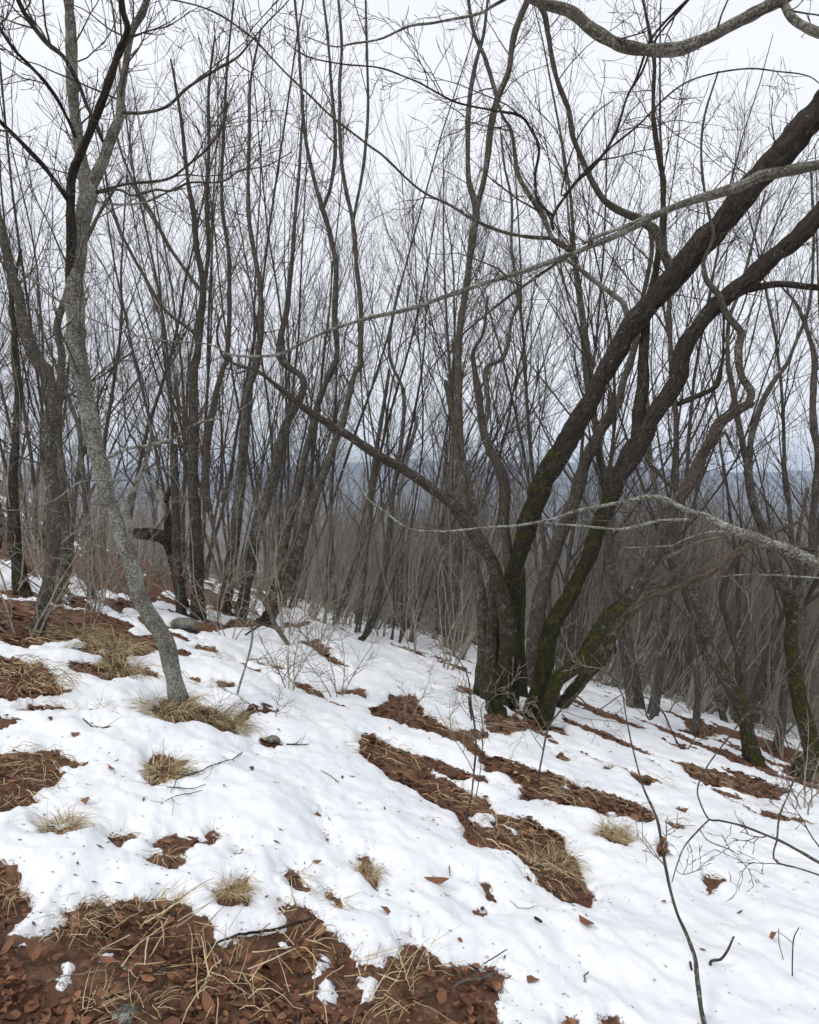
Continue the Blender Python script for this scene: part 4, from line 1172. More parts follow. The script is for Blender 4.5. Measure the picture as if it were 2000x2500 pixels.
# --- young stems in the foreground
def sapling(label, specs, mat, seed, per=2.2, l1=0.6, up=0.3, name='sapling', cat='sapling'):
    return tree_from(name, label, cat, specs, mat, twig=dict(per_m=per, l0=0.12, l1=l1, rt=0.0017, tmin=0.25, up=up, zig=0.16, ang=0.8), twmat=M_PTWIG, seed=seed)
sapling('long thin grey sapling rising from the bottom edge at right, knotted along its stem', [
    ('S1', '6:1245,1450,24 1240,1380,23 1215,1200,21 1200,1090,19 1130,920,15 1090,780,15 1060,600,12 1040,510,13 990,400,10 960,300,8 920,130,7 900,0,6|4:905,1400,6 870,1320,6 790,1230,5 755,1195,4', dict(base=True, part='stem', dd=1.1, wob=0.15)),
], M_GREY, 51, per=1.6, l1=0.3)
sapling('thin grey sapling pair in the bare strip before the big mossy clump', [
    ('S2', '6:235,525,8 262,400,9 280,200,10 268,80,9 250,0,8|4:262,1480,8 255,1350,7 240,1280,6 190,1200,4', dict(base=True, part='stem', dd=0.2, wob=0.15)),
    ('S2b', '6:272,470,5 300,300,5 310,150,5 300,50,4|4:320,1400,4 380,1300,4 300,1240,3', dict(base=True, part='stem', dd=0.1, wob=0.15)),
], M_GREY, 52, per=3.4, l1=0.7)
sapling('bent thin sapling right of the mossy clump with twiggy pale top', [
    ('S3', '6:535,400,9 550,300,9 580,150,9 620,80,8 700,0,8|4:780,1440,7 880,1380,5 950,1340,3', dict(base=True, part='stem', dd=0.2, wob=0.15)),
    ('S3b', '6:585,140,6 520,20,5|4:480,1450,5 430,1400,4', dict(attach='S3', dd=0.1, wob=0.2)),
], M_GREY, 53, per=3.2, l1=0.7)
sapling('small thin stem leaning right on the snow beyond the bare bands', [
    ('S6', '6:1155,245,8 1110,160,8 1060,60,8|4:1010,1480,7 980,1400,5 930,1330,4', dict(base=True, part='stem', dd=0.2, wob=0.15)),
    ('S6b', '6:1158,244,5 1200,180,5 1215,140,4', dict(base=True, part='stem', dd=0.1, wob=0.15)),
], M_DARK, 54, per=3.0, l1=0.6)
sapling('reddish brown thin shoot arching at the right side before the curved trunk', [
    ('S7', '4:1570,1540,6 1520,1420,6 1480,1300,7 1450,1150,7 1437,1000,5', dict(d0=4.4, dd=0.1, part='stem', wob=0.1)),
], M_BROWN, 55, per=1.6, l1=0.4)
sapling('thin pale sapling standing alone on the snow left of the bent dead stick', [
    ('S8', '3:995,1395,12 1010,1330,11 1035,1250,10 1060,1150,10 1065,1050,9 1080,950,8 1090,850,8 1060,750,6 1030,650,4', dict(base=True, part='stem', dd=0.2, wob=0.2)),
], M_PALE, 56, per=3.4, l1=0.8)
sapling('bent dead stick with a pale broken top planted in the middle snow', [
    ('S9', '3:1232,1190,18 1200,1140,20 1160,1080,24 1140,1020,26 1115,970,26 1085,915,14', dict(base=True, part='stem', dd=0.1, wob=0.15, mat=M_DEAD)),
    ('S9b', '3:1160,1060,14 1100,1080,12 1010,1140,8 960,1180,5', dict(attach='S9', dd=0.1, wob=0.2)),
], M_DARK, 57, per=1.6, l1=0.5, name='dead_stick', cat='stick')
sapling('small forked twig shoot standing in the snow near the bottom right corner', [
    ('S5', '6:1612,1225,6 1612,1120,6 1618,1020,6 1640,975,4', dict(base=True, part='stem', dd=0.02, tw=False)),
    ('S5b', '6:1582,1170,4 1572,1100,4 1556,1040,4 1555,980,3', dict(base=True, part='stem', dd=0.02, tw=False)),
    ('S5c', '6:1615,1040,4 1580,1010,3 1548,990,3', dict(attach='S5', dd=0.0, tw=False)),
], M_DARK, 58, per=3, l1=0.12)
sapling('stout bent brown stick standing in the snow at the lower right', [
    ('S10', '6:1272,1172,15 1266,1125,14 1280,1112,13 1310,1108,12 1340,1070,11 1362,1020,9 1368,1012,8', dict(base=True, part='stem', dd=-0.03, tw=False)),
], M_BROWN, 59, name='stick', cat='stick')

# --- loose sticks lying on the snow and soil
def lying(label, s, mat=M_DARK, lift=0.006, twg=0, seed=1, group=None):
    pts = []
    k, p = s.split(':')
    for w in p.split():
        a = [float(q) for q in w.split(',')]
        x, y = nat(k, a[0], a[1]); pts.append((x, y, a[2] / 1.725))
    A = np.array(pts)
    n = 5 * len(A)
    t = np.linspace(0, len(A) - 1, n); i = np.arange(len(A))
    A = np.stack([np.interp(t, i, A[:, j]) for j in range(3)], 1)
    gx_, gy_ = hit(A[:, 0], A[:, 1])
    R = np.maximum(0.5 * A[:, 2] * gy_ / FPX, 0.001)
    P = np.stack([gx_, gy_, surf_z(gx_, gy_) + R * 0.6 + lift], 1)
    P[:, 2] = np.convolve(np.pad(P[:, 2], 4, 'edge'), np.ones(9) / 9, 'valid') + 0.004
    r = np.random.default_rng(seed)
    P[:, :2] += r.normal(0, 0.0025, (n, 2))
    root = empty('fallen_twig', tuple(P[0]), label, 'twig', group)
    tb = Tubes(); tb.add(P, R, 6, rough=0.12)
    tb.obj('stem', mat, root, origin=P[0])
    if twg:
        idx = np.zeros(twg, int)
        p, T, rr = sample(P[None], R[None], idx, r.uniform(0.1, 0.9, twg))
        d = turned(T, np.full(twg, 0.7), r); d[:, 2] = np.abs(d[:, 2]) * 0.2 + 0.02
        Pt = grow(p, d, r.uniform(0.05, 0.22, twg), 7, -0.05, 0.1, r, 0.15)
        z = surf_z(Pt[..., 0].ravel(), Pt[..., 1].ravel()).reshape(Pt.shape[:2])
        Pt[..., 2] = np.maximum(Pt[..., 2], z + 0.004)
        for j in range(twg):
            tb = Tubes(); tb.add(Pt[j], taper(rr[j:j + 1] * 0.7, 0.0007, 7)[0], 4)
            tb.obj('twig', mat, root, origin=P[0])
lying('long dark stick lying across the bare soil and snow tongue at the bottom', '5:1310,975,9 1220,988,12 1115,1015,13 1000,1045,12 900,1075,9 820,1110,8 740,1150,7 650,1195,5 540,1235,4 430,1262,3', M_DARK, lift=0.014)
lying('pale straight twig lying on the soil near the bottom left corner', '5:630,1165,5 520,1185,5', M_PTWIG)
lying('thin pale twig lying on the soil at the bottom left over a snow remnant', '5:445,1205,5 330,1232,5 240,1255,4 140,1300,3', M_PTWIG, seed=3)
lying('branched dark twig lying on the open snow right of the round grass tuft', '5:1022,308,5 980,345,4 920,362,4 860,378,4 800,385,4 745,412,4 722,465,3', M_DARK, twg=12, seed=4)
lying('second finer branched twig on the snow under the first', '5:870,446,3 820,448,3 760,447,3 705,440,3', M_DARK, twg=3, seed=5)
lying('short twig on the snow below the branched pair', '5:850,470,3 790,482,4 740,490,3 700,508,2', M_DARK, twg=4, seed=6)
lying('curved dark twig half buried in the snow left of the leaning lichen tree', '5:350,120,5 380,148,6 420,172,6 470,175,4', M_DARK, twg=3, seed=7)
lying('small dark twig on the snow below the bare soil tongue', '6:628,886,4 660,915,4 698,942,3', M_DARK)
lying('mossy pale twig lying across the upper bare band', '6:600,405,5 700,408,6 800,402,5', M_PALE)
lying('pale stick lying on the litter at the tip of the bottom bare patch', '6:180,1250,12 250,1225,16 320,1215,18 370,1200,10', M_DEAD, lift=0.02)
lying('short dark stick end at the snow edge by the bottom bare patch', '6:310,1160,5 365,1150,5 410,1136,4', M_DARK, lift=0.02)
lying('stubby black bark bit on the open snow below the bare tongue', '6:528,996,14 556,1014,12', M_DARK)
lying('small black bark bit on the snow near the bottom right sapling', '6:1180,1175,10 1188,1194,9', M_DARK)
lying('tiny upright looking dark twig on the snow left of the dead leaf', '6:166,740,5 172,770,4', M_DARK)
lying('hooked dark twig on the snow near the bottom bare patch', '6:752,1188,5 735,1205,5 742,1226,4', M_DARK)
lying('thin curved twig on the snow under the big bare tongue', '6:435,895,3 455,925,3 500,938,3 540,932,2', M_TWIG)
lying('thin straight twig on the upper snow left of the bare bands', '5:1350,338,3 1395,362,3 1428,388,4', M_DARK)
lying('small forked black twig on the snow by the round melted hole', '5:1208,205,7 1235,215,5 1300,222,3', M_DARK, twg=4, seed=9)

# ------------------------------------------------------------------ understory shrubs
def proto_shrub(seed, n, H):
    r = np.random.default_rng(seed)
    root = bpy.data.objects.new('twiggy_shrub', None); root.empty_display_size = 0.1; link(root)
    az = r.uniform(0, 6.28, n); tl = r.uniform(0.1, 0.9, n)
    st = np.stack([np.cos(az) * 0.05, np.sin(az) * 0.05, np.full(n, -0.05)], -1)
    P = grow(st, np.stack([np.cos(az) * tl + 0.2, np.sin(az) * tl, np.ones(n)], -1), H * r.uniform(0.5, 1, n), 12, 0.1, 0.25, r, 0.12)
    R = taper(np.full(n, 0.0065 * H ** 0.5), 0.0018, 12)
    for j in range(n):
        tb = Tubes(); tb.add(P[j], R[j], 5); tb.obj('stem', M_BUSH, root)
    tb = Tubes()
    i1, t1, p, d, rr = children(P, R, 9, 0.15, 0.98, 0.95, r)
    L1 = H * 0.42 * r.uniform(0.3, 1, len(i1)) * (1.15 - t1)
    P1 = grow(p, d, L1, 9, 0.05, 0.2, r, 0.17); R1 = taper(rr * 0.7, 0.0014, 9); tb.add(P1, R1, 4)
    i2, t2, p, d, rr = children(P1, R1, 5, 0.15, 0.98, 0.95, r)
    L2 = L1[i2] * r.uniform(0.2, 0.5, len(i2)) + 0.05
    P2 = grow(p, d, L2, 6, 0.05, 0.2, r, 0.2); R2 = taper(rr * 0.75, 0.0011, 6); tb.add(P2, R2, 3)
    tb.obj('twigs', M_PTWIG, root)['kind'] = 'stuff'
    return root
shr = [proto_shrub(300 + i, n, H) for i, (n, H) in enumerate([(4, 1.6), (6, 2.2), (3, 1.1), (5, 2.8), (2, 0.8), (7, 3.2)])]
SHRUBS = [
    (1090, 1640, 1, 1.2), (1010, 1600, 3, 1.0), (930, 1560, 1, 1.1), (860, 1540, 3, .9), (1130, 1570, 3, 1.0), (780, 1590, 0, 1.1), (700, 1560, 1, 1.0), (640, 1520, 3, .8),
    (720, 1690, 0, .9), (820, 1700, 0, .8), (560, 1560, 0, 1.0), (480, 1500, 1, 1.0), (250, 1480, 1, 1.0), (200, 1560, 0, .9), (60, 1560, 0, 1.1), (140, 1460, 3, .9),
    (1370, 1700, 0, 1.0), (1460, 1680, 3, .9), (1540, 1700, 1, 1.0), (1620, 1740, 0, 1.1), (1700, 1760, 3, .9), (1790, 1760, 1, 1.0), (1900, 1800, 3, .9), (1960, 1850, 1, 1.0),
    (990, 1760, 4, 1.0), (660, 1760, 4, .8), (1980, 1990, 0, 1.0), (1480, 1640, 1, 1.2), (1200, 1560, 3, 1.1),
    (30, 1450, 3, 1.1), (110, 1420, 1, 1.1), (190, 1400, 3, 1.0), (290, 1440, 3, 1.1), (350, 1490, 1, .9), (230, 1500, 3, .8), (420, 1450, 3, 1.0), (520, 1520, 3, 1.0), (600, 1500, 1, 1.1),
    (680, 1480, 3, 1.0), (760, 1520, 1, 1.1), (840, 1500, 3, 1.1), (900, 1520, 3, 1.1), (960, 1540, 1, 1.2), (1040, 1560, 3, 1.2), (1110, 1620, 3, 1.0), (1420, 1650, 3, 1.2), (1560, 1670, 3, 1.2), (1660, 1700, 1, 1.3), (1760, 1740, 3, 1.1), (1850, 1770, 1, 1.2), (1920, 1850, 3, 1.0),
    (1180, 1610, 5, 1.0), (1290, 1620, 5, 1.0), (1390, 1640, 5, 1.0), (1470, 1665, 5, 1.0), (1540, 1680, 5, 1.0), (1610, 1690, 5, 1.0), (1680, 1715, 5, 1.0), (1750, 1735, 5, 1.0), (1830, 1760, 5, 1.0), (1890, 1790, 5, 1.0), (1960, 1810, 5, 1.0),
    (1140, 1590, 5, .9), (1060, 1560, 5, .9), (980, 1530, 5, .9), (900, 1500, 5, .8), (820, 1480, 5, .8), (640, 1460, 5, .8), (560, 1470, 5, .8), (450, 1420, 5, .9), (90, 1390, 5, .9), (250, 1400, 5, .8), (1340, 1600, 3, 1.3), (1240, 1640, 3, 1.2)]
SG = {0: 'twiggy shrubs in the left half', 1: 'twiggy shrubs in the right half'}
for i, (px, py, k, s) in enumerate(SHRUBS):
    x, y = hit(px, py); x, y = float(x[0]), float(y[0])
    o = copy_tree(shr[k]); o.name = 'twiggy_shrub'
    o.location = (x, y, float(surf_z(x, y)[0]) - 0.01); o.scale = (s, s, s); o.rotation_euler = (0, 0, (i * 2.399) % 6.28)
    right = px > 1000
    tagit(o, 'thin pale twiggy shrub at the wood edge ' + ('around the mossy clump' if right else 'left of the mossy clump'), 'shrub', SG[int(right)])
for o in shr: hide_proto(o)

# ------------------------------------------------------------------ grass tufts
def blade_mesh(seed, nb, rad_, Lm, flop, green, spread=1.0, bias=0.5, width=0.0042):
    r = np.random.default_rng(seed)
    K = 7
    a = r.uniform(0, 6.28, nb); rr = rad_ * np.sqrt(r.uniform(0, 1, nb))
    st = np.stack([np.cos(a) * rr, np.sin(a) * rr, np.zeros(nb)], -1)
    az = a + r.normal(0, 0.7, nb)
    tilt = r.uniform(0.25, 1.3, nb) * spread
    d = np.stack([np.cos(az) * tilt + bias * 0.6, np.sin(az) * tilt - bias * 0.5, np.ones(nb)], -1)
    L = Lm * r.uniform(0.35, 1.15, nb)
    P = grow(st, d, L, K, -flop, 0.12, r, 0.05)
    # lay on the ground: local slope plane is about (-0.25, -0.12)
    floor_ = -0.25 * P[..., 0] - 0.12 * P[..., 1] + 0.004 + r.uniform(0, 0.03, (nb, 1))
    P[..., 2] = np.maximum(P[..., 2], floor_)
    T = norm(np.gradient(P, axis=1))
    side = norm(np.cross(T, r.normal(0, 1, (nb, 1, 3)) * 0.6 + np.array([0, 0, 1.0])))
    w = width * r.uniform(0.6, 1.2, (nb, 1, 1)) * np.linspace(1, 0.12, K)[None, :, None] ** 0.6
    V = np.stack([P - side * w * 0.5, P + side * w * 0.5], 2)
    i = np.arange(nb * K * 2).reshape(nb, K, 2)
    F = np.stack([i[:, :-1, 0], i[:, :-1, 1], i[:, 1:, 1], i[:, 1:, 0]], -1).reshape(-1, 4)
    rv = np.where(r.uniform(0, 1, nb) < green, r.uniform(0.0, 0.15, nb), r.uniform(0.3, 1.0, nb))
    rv = np.repeat(rv, K * 2)
    return mesh_from('grass_tuft', V.reshape(-1, 3), F, M_GRASS, attrs={'rnd': ('FLOAT', rv)})
TUFT = {
    'round': [blade_mesh(400, 300, 0.11, 0.24, 2.2, 0.05, 1.2, 0.5), blade_mesh(401, 240, 0.10, 0.22, 2.1, 0.1, 1.2, 0.4)],
    'green': [blade_mesh(410, 330, 0.18, 0.22, 1.9, 0.35, 1.4, 0.3), blade_mesh(411, 280, 0.14, 0.22, 1.9, 0.3, 1.4, 0.4)],
    'sparse': [blade_mesh(420 + i, 22, 0.06, 0.20, 1.8, 0.05, 1.6, 0.8) for i in range(3)],
    'mat': [blade_mesh(430 + i, 50, 0.19, 0.22, 3.6, 0.15, 2.3, 1.2, width=0.0042) for i in range(4)],
    'long': [blade_mesh(440 + i, 22, 0.12, 0.24, 3.4, 0.10, 2.6, 0.9, width=0.0042) for i in range(5)],
}
def tuft(px, py, kind, sc, label, group=None, rz=None, i=[0]):
    i[0] += 1
    x, y = hit(px, py); x, y = float(x[0]), float(y[0])
    ms = TUFT[kind]
    o = bpy.data.objects.new('grass_tuft', ms[i[0] % len(ms)])
    o.location = (x, y, float(ground_z(x, y)) + 0.012)
    o.scale = (sc, sc, sc)
    o.rotation_euler = (0, 0, ((i[0] * 1.7) % 1.4 - 0.7) if rz is None else rz)
    link(o); tagit(o, label, 'grass tuft', group)
n6 = lambda a, b: nat('6', a, b)
n5 = lambda a, b: nat('5', a, b)
n3 = lambda a, b: nat('3', a, b)
tuft(*n5(690, 345), 'round', 1.0, 'round blond grass tuft alone in a hole in the open snow')
tuft(*n5(690, 95), 'green', 1.0, 'greenish grass tuft left of the foot of the leaning lichen tree')
tuft(*n5(880, 80), 'green', 1.15, 'large greenish grass tuft right of the foot of the leaning lichen tree')
tuft(*n5(950, 120), 'green', 0.9, 'lower greenish grass tuft trailing right below the leaning lichen tree')
tuft(*n5(760, 30), 'green', 0.8, 'grass tuft just behind the foot of the leaning lichen tree')
tuft(*n5(250, 595), 'round', 0.62, 'flat dark grass tuft in a hole in the left foreground snow')
tuft(*n5(1545, 760), 'round', 0.50, 'narrow grass tuft in a slot in the snow left of the bare tongue')
tuft(*n5(1250, 790), 'sparse', 0.9, 'sparse grass tuft in the slot at the centre of the foreground snow')
tuft(*n5(980, 880), 'round', 0.55, 'matted grass tuft beside the soil hole above the bottom bare patch')
tuft(*n5(900, 620), 'sparse', 0.6, 'small grass tuft at the right end of the leaf-filled hole')
tuft(*n5(1420, 880), 'sparse', 0.8, 'thin grass trailing in the narrow melted slot')
tuft(*n5(690, 720), 'sparse', 0.8, 'few dark blades arching over the leaf-filled hole')
tuft(*n5(530, 625), 'sparse', 0.5, 'few short blades in the small soil hole left of the leaves')
tuft(*n5(1390, 620), 'sparse', 0.45, 'few blades in the small slit above the centre')
tuft(*n5(1010, 690), 'sparse', 0.4, 'tiny tuft poking through the snow at lower centre')
tuft(*n6(1120, 545), 'mat', 0.75, 'blond tuft in a hole in the snow right of the thin sapling')
tuft(*n6(860, 600), 'round', 0.95, 'thick blond tuft at the end of the upper bare band')
tuft(*n6(850, 550), 'mat', 0.7, 'flat blond tuft just above the thick tuft of the upper bare band')
tuft(*n6(640, 248), 'mat', 0.8, 'flat dry tuft on the snow below the mossy clump')
tuft(*n6(1040, 365), 'mat', 0.9, 'flat dry tuft lying on the snow left of the curved trunk')
tuft(*n6(840, 300), 'sparse', 0.9, 'little upright tuft on the snow right of the mossy clump')
tuft(*n6(610, 690), 'green', 0.7, 'green mossy tuft on the bare tongue')
tuft(*n6(960, 830), 'sparse', 0.4, 'thin pale blades on the open snow at right')
tuft(*n6(1220, 665), 'sparse', 0.3, 'tiny pale blades on the open snow under the hooked twig branch')
tuft(*n5(430, 95), 'sparse', 1.0, 'thin grass over the half buried twig at left')
tuft(*n5(1240, 75), 'sparse', 0.8, 'faint dry blades on the snow right of the lichen tree')
for i, (a, b) in enumerate([(500, 720), (570, 790), (540, 760), (360, 610), (300, 590), (480, 640), (560, 580), (610, 600), (420, 560), (440, 520), (150, 390), (60, 330), (260, 470), (20, 300), (-60, 250), (620, 800), (-120, 220)][::2]):
    tuft(*n6(a, b), 'mat' if i % 3 else 'long', 0.8 + 0.25 * (i % 3), 'dry blond grass tuft lying flat on the long bare tongue of soil', 'grass on the long bare tongue')
for i, (a, b) in enumerate([(430, 310), (500, 350), (530, 400), (600, 400), (680, 440), (740, 470), (640, 470), (880, 470), (940, 470), (140, 150), (90, 140), (40, 125), (170, 175), (380, 330), (700, 400), (800, 480), (360, 140), (400, 130)][::2] + [(380, 120)]):
    tuft(*n6(a, b), 'mat' if i % 2 else 'long', 0.85 + 0.2 * (i % 3), 'dry blond grass tuft on the upper bare band before the mossy clump', 'grass on the upper bare band')
for i, (a, b) in enumerate([(1250, 330), (1330, 360), (1400, 380), (1480, 400), (1180, 310), (1540, 420), (1290, 370), (1500, 500), (1600, 525), (1690, 530), (1450, 455), (1300, 410), (820, 150), (900, 195)][::2]):
    tuft(*n6(a, b), 'mat', 0.9, 'flat dry grass tuft on the far right bare band', 'grass on the right bare band')
for i, (a, b) in enumerate([(610, 930), (640, 1000), (560, 1090), (560, 1010)]):
    tuft(*n5(a, b), 'long', 1.0 + 0.1 * (i % 2), 'long straw blades flopped over the soil in the bottom bare patch, left clump', 'straw in the left part of the bottom patch', rz=2.2 + 0.3 * i)
for i, (a, b) in enumerate([(870, 1130), (840, 1230), (930, 1240), (880, 1320)]):
    tuft(*n5(a, b), 'long', 1.05, 'long straw blades crossing in the middle of the bottom bare patch', 'straw in the middle of the bottom patch', rz=3.4 + 0.4 * i)
for i, (a, b) in enumerate([(1260, 1060), (1270, 950), (1450, 1120), (1700, 1190), (1770, 1120), (1500, 1310), (1680, 1280), (1230, 1350)]):
    tuft(*n5(a, b), 'long' if i % 3 else 'sparse', 1.0, 'straw blades at the right end of the bottom bare patch', 'straw in the right part of the bottom patch', rz=1.0 + 0.5 * i)
for i, (a, b) in enumerate([(330, 960), (380, 940), (270, 1000), (420, 1340), (520, 1370), (60, 850), (20, 860), (620, 1350), (380, 1370)]):
    tuft(*n5(a, b), 'mat' if i < 3 else 'sparse', 0.6, 'short greenish matted grass at the left of the bottom bare patch', 'matted grass at bottom left', rz=i)
for i, (a, b) in enumerate([(40, 260), (120, 320), (60, 340), (20, 380), (160, 290), (200, 330), (100, 390), (40, 420), (150, 60), (220, 60), (375, 74)][::2]):
    tuft(*n5(a, b), 'mat', 0.8, 'dry matted grass on the bare soil at the left edge', 'grass at the left edge soil')
for i, (a, b) in enumerate([(30, 1270), (80, 1290), (130, 1300), (60, 1330), (150, 1330), (20, 1350), (110, 1360), (200, 1300), (180, 1350)][::2] + [(20, 1280), (70, 1370)]):
    tuft(*n3(a, b), 'mat', 1.3, 'thick blond matted grass on the soil mound at the left edge', 'blond grass at the left edge mound')
for i, (a, b) in enumerate([(330, 1150), (400, 1180), (450, 1160), (480, 1200), (380, 1130), (300, 1110), (420, 1220), (350, 1210), (520, 1180), (250, 1130), (200, 1130), (560, 1200), (90, 1150), (150, 1160), (380, 1270), (450, 1320), (500, 1290), (400, 1300), (640, 1290), (820, 1350), (780, 1340), (200, 1050), (300, 1050)][::2] + [(470, 1210), (330, 1180)]):
    tuft(*n3(a, b), 'mat' if i % 4 else 'green', 1.2, 'dry reddish blond grass tuft on the bare slope behind the leaning lichen tree', 'grass on the left bare slope')
for i, (a, b) in enumerate([(850, 1185), (1130, 1250), (1180, 1265), (1100, 1230), (1000, 1215), (910, 1230), (970, 1330), (1340, 1190), (1290, 1345), (1480, 1370), (800, 1070), (1010, 1085)]):
    tuft(*n3(a, b), 'mat', 0.9, 'small flat grass tuft in a melted hole in the middle snow', 'tufts in holes of the middle snow')
tuft(*n6(1640, 330), 'mat', 1.0, 'dry grass at the foot of the right edge trunk')
tuft(*n6(1260, 780), 'sparse', 0.6, 'sparse blades in the dark melted spot at lower right')

# ------------------------------------------------------------------ leaves
def leaf_geom(r, n, size):
    """folded oval leaves, 8 faces each: returns local verts (n,9,3)"""
    L = size * np.exp(r.normal(0, 0.38, n))[:, None]; W = L * r.uniform(0.35, 0.8, n)[:, None]
    tx = np.array([0, .3, .7, 1.0])
    wd = np.array([0.12, 1.0, 0.85, 0.03])
    curl = r.uniform(-0.5, 0.6, n)[:, None]; fold = r.uniform(0.0, 0.8, n)[:, None]
    V = []
    for s in (-1, 0, 1):
        x = (tx[None] - 0.5) * L
        y = s * 0.5 * W * wd[None]
        z = curl * L * (tx[None] - 0.5) ** 2 * 1.5 + fold * np.abs(y) * 0.8
        V.append(np.stack([x, np.broadcast_to(y, x.shape), z], -1))
    V = np.stack(V, 1)      # n,3,4,3
    V[:, 1, :, 2] -= 0.0
    i = np.arange(12).reshape(3, 4)
    F = np.stack([i[:-1, :-1], i[:-1, 1:], i[1:, 1:], i[1:, :-1]], -1).reshape(-1, 4)
    return V.reshape(n, 12, 3), F
def litter(n, seed, ylo, yhi, size, name, cond):
    r = np.random.default_rng(seed)
    y = np.exp(r.uniform(math.log(ylo), math.log(yhi), n)); x = r.uniform(-0.85, 0.85, n) * y
    s = snow_s(x, y)
    ok = cond(s, r) & (r.uniform(0, 1, n) < np.where(fbm2(x * 2.2, y * 2.2, 3, 95) > -0.15, 1.0, 0.3)); x, y = x[ok], y[ok]; n = len(x)
    V, F = leaf_geom(r, n, size)
    az = r.uniform(0, 6.28, n); ca, sa = np.cos(az)[:, None], np.sin(az)[:, None]
    tx, ty = r.normal(-0.25, 0.22, n)[:, None], r.normal(-0.12, 0.22, n)[:, None]
    X = V[..., 0] * ca - V[..., 1] * sa; Yv = V[..., 0] * sa + V[..., 1] * ca
    Zv = V[..., 2] + X * tx + Yv * ty
    z0 = surf_z(x, y) + r.uniform(0.006, 0.018, n)
    V = V * (1 + r.normal(0, 0.16, V.shape))
    P = np.stack([X + x[:, None], Yv + y[:, None], Zv + z0[:, None]], -1)
    FF = (F[None] + (np.arange(n) * 12)[:, None, None]).reshape(-1, 4)
    rv = np.repeat(np.clip(r.beta(1.6, 2.8, n), 0, 1), 12)
    o = bpy.data.objects.new(name, mesh_from(name, P.reshape(-1, 3), FF, M_LEAF, attrs={'rnd': ('FLOAT', rv)}))
    link(o); tagit(o, kind='stuff')
    tagit(o, 'dead leaves matted on the bare soil further up the slope' if ylo > 3 else None, 'leaf litter')
    return o
litter(70000, 501, 4.0, 20, 0.045, 'leaf_litter', lambda s, r: (s < -0.01) & (r.uniform(0, 1, len(s)) < 0.6))
lo = litter(45000, 500, 1.6, 16, 0.024, 'leaf_litter', lambda s, r: (s < -0.01) & (r.uniform(0, 1, len(s)) < 0.95))
tagit(lo, 'matted red-brown dead leaves covering the bare soil between the snow', 'leaf litter')
# single leaves lying on the snow
r = np.random.default_rng(77)
leafm = []
for k in range(8):
    V, F = leaf_geom(r, 1, 0.055)
    leafm.append(mesh_from('dead_leaf', V[0], F, M_LEAF, attrs={'rnd': ('FLOAT', np.full(12, r.uniform(0.1, 0.7)))}))
def leaf(x, y, sc, label, group=None):
    o = bpy.data.objects.new('dead_leaf', leafm[r.integers(8)])
    o.location = (x, y, float(surf_z(x, y)[0]) + 0.008)
    o.rotation_euler = (r.normal(-0.12, 0.25), r.normal(0.25, 0.25), r.uniform(0, 6.28)); o.scale = (sc,) * 3
    link(o); tagit(o, label, 'leaf', group)
for (k, a, b, lab) in [('6', 115, 825, 'curled brown leaf standing on the snow left of the bare tongue'), ('6', 520, 1228, 'reddish leaf on the snow right of the bottom bare patch'),
                       ('5', 1628, 958, 'dark red leaf on the snow above the right end of the bottom bare patch'), ('5', 212, 150, 'brown leaf on the snow at left below the dry grass'),
                       ('5', 318, 215, 'dark leaf on the snow beside the left edge soil'), ('5', 1060, 378, 'small brown leaf on the snow right of the branched twig'),
                       ('6', 1530, 1072, 'orange brown leaf on the snow left of the forked shoot'), ('5', 358, 490, 'brown bark-like leaf on the snow above the flat dark tuft'),
                       ('6', 745, 1015, 'small pale leaf on the snow beside the black bark bit')]:
    x, y = hit(*nat(k, a, b)); leaf(float(x[0]), float(y[0]), 1.2, lab)
nl = 0
while nl < 30:
    y = math.exp(r.uniform(math.log(2.2), math.log(9))); x = r.uniform(-0.6, 0.6) * y
    if snow_s(np.array([x]), np.array([y]))[0] < 0.05: continue
    leaf(x, y, r.uniform(0.3, 0.65), 'small dead leaf scrap scattered on the open snow', 'leaf scraps on the snow'); nl += 1
# larger leaves on the bare soil near the camera: pieces of the ground
nl = 0
while nl < 110:
    y = math.exp(r.uniform(math.log(1.7), math.log(4.2))); x = r.uniform(-0.65, 0.65) * y
    if snow_s(np.array([x]), np.array([y]))[0] > -0.03: continue
    o = bpy.data.objects.new('leaf', leafm[r.integers(8)])
    o.location = (x, y, float(ground_z(x, y)) + r.uniform(0.012, 0.022)); o.scale = (r.uniform(0.45, 1.05),) * 3
    o.rotation_euler = (r.normal(-0.12, 0.35), r.normal(0.25, 0.35), r.uniform(0, 6.28))
    link(o, g_o); nl += 1

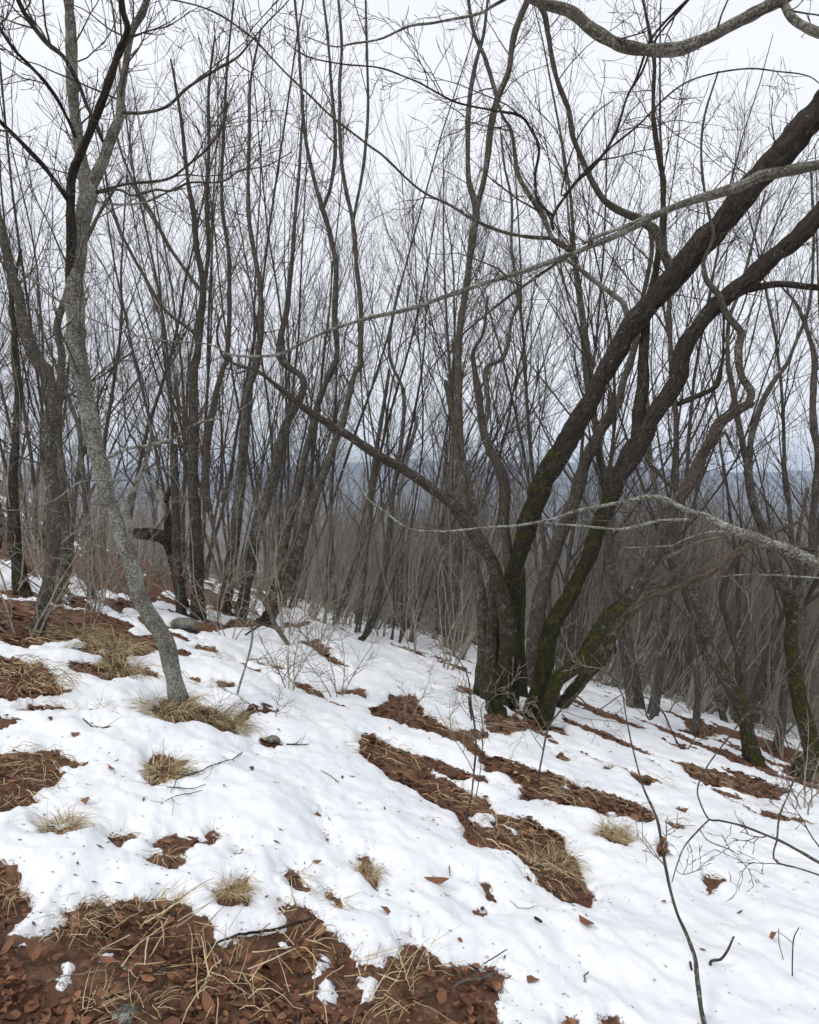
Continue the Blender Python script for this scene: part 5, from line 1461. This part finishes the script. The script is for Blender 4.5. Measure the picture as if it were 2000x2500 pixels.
# crumbs of bark and bud scales on the snow
def crumbs():
    r = np.random.default_rng(88)
    n = 8000
    y = np.exp(r.uniform(math.log(1.8), math.log(12), n)); x = r.uniform(-0.75, 0.75, n) * y
    s = snow_s(x, y)
    clump = fbm2(x * 1.3, y * 1.3, 3, 90)
    ok = (s > 0.0) & ((r.uniform(0, 1, n) < 0.16 + 0.45 * np.clip(clump, 0, 1)) | (s < 0.10 * r.uniform(0, 1, n)))
    x, y = x[ok], y[ok]; n = len(x)
    z = surf_z(x, y) + 0.003
    L = np.exp(r.normal(math.log(0.006), 0.55, n))[:, None]; W = L * r.uniform(0.2, 0.6, n)[:, None]
    az = r.uniform(0, 6.28, n)[:, None]
    lx = np.array([-1, 0.1, 1, 0.0])[None] * L; ly = np.array([0, -1, 0, 1])[None] * W * 0.5
    X = lx * np.cos(az) - ly * np.sin(az); Yc = lx * np.sin(az) + ly * np.cos(az)
    Zc = -0.25 * X - 0.12 * Yc + np.array([0, 0.002, 0.001, 0.0])[None]
    base = np.stack([X + x[:, None], Yc + y[:, None], Zc + z[:, None]], -1)
    top = base.mean(1, keepdims=True) + np.array([0, 0, 0.003])
    V = np.concatenate([base, top], 1)
    F = np.array([(0, 1, 4), (1, 2, 4), (2, 3, 4), (3, 0, 4)])
    FF = (F[None] + (np.arange(n) * 5)[:, None, None]).reshape(-1, 3)
    o = bpy.data.objects.new('bark_crumbs', mesh_from('bark_crumbs', V.reshape(-1, 3), FF, M_CRUMB, smooth=False, attrs={'rnd': ('FLOAT', np.repeat(r.uniform(0, 1, n), 5))}))
    link(o); tagit(o, 'fine dark crumbs of bark and buds sprinkled over the snow', 'debris', kind='stuff')
crumbs()

# ------------------------------------------------------------------ stones
def stone(px, py, size, label, seed):
    r = np.random.default_rng(seed)
    import bmesh
    bm = bmesh.new(); bmesh.ops.create_icosphere(bm, subdivisions=3, radius=size)
    for v in bm.verts:
        n = v.co.normalized()
        f = 1 + 0.35 * float(vnoise3(np.array([n.x * 1.6 + seed]), np.array([n.y * 1.6]), np.array([n.z * 1.6]))[0]) + 0.12 * float(vnoise3(np.array([n.x * 5 + seed]), np.array([n.y * 5]), np.array([n.z * 5]))[0])
        v.co = Vector((n.x * 1.25, n.y, n.z * 0.6)) * size * f
    me = bpy.data.meshes.new('stone'); bm.to_mesh(me); bm.free()
    V = np.array([v.co[:] for v in me.vertices])
    a = me.attributes.new('bc', 'FLOAT_VECTOR', 'POINT'); a.data.foreach_set('vector', V.astype(np.float32).ravel())
    me.materials.append(M_LICHEN)
    for p in me.polygons: p.use_smooth = True
    o = bpy.data.objects.new('stone', me)
    x, y = hit(px, py); o.location = (float(x[0]), float(y[0]), float(ground_z(x[0], y[0])) + size * 0.25)
    link(o); tagit(o, label, 'stone')
stone(*n5(1145, 172), 0.05, 'small lichen-grey stone in a melted hole right of the lichen tree', 5)
stone(*n3(765, 1085), 0.15, 'flat grey stone on the bare strip by the foot of the straight brown trunks', 6)
stone(*n5(520, 1368), 0.03, 'pale stone at the bottom edge among straw', 7)
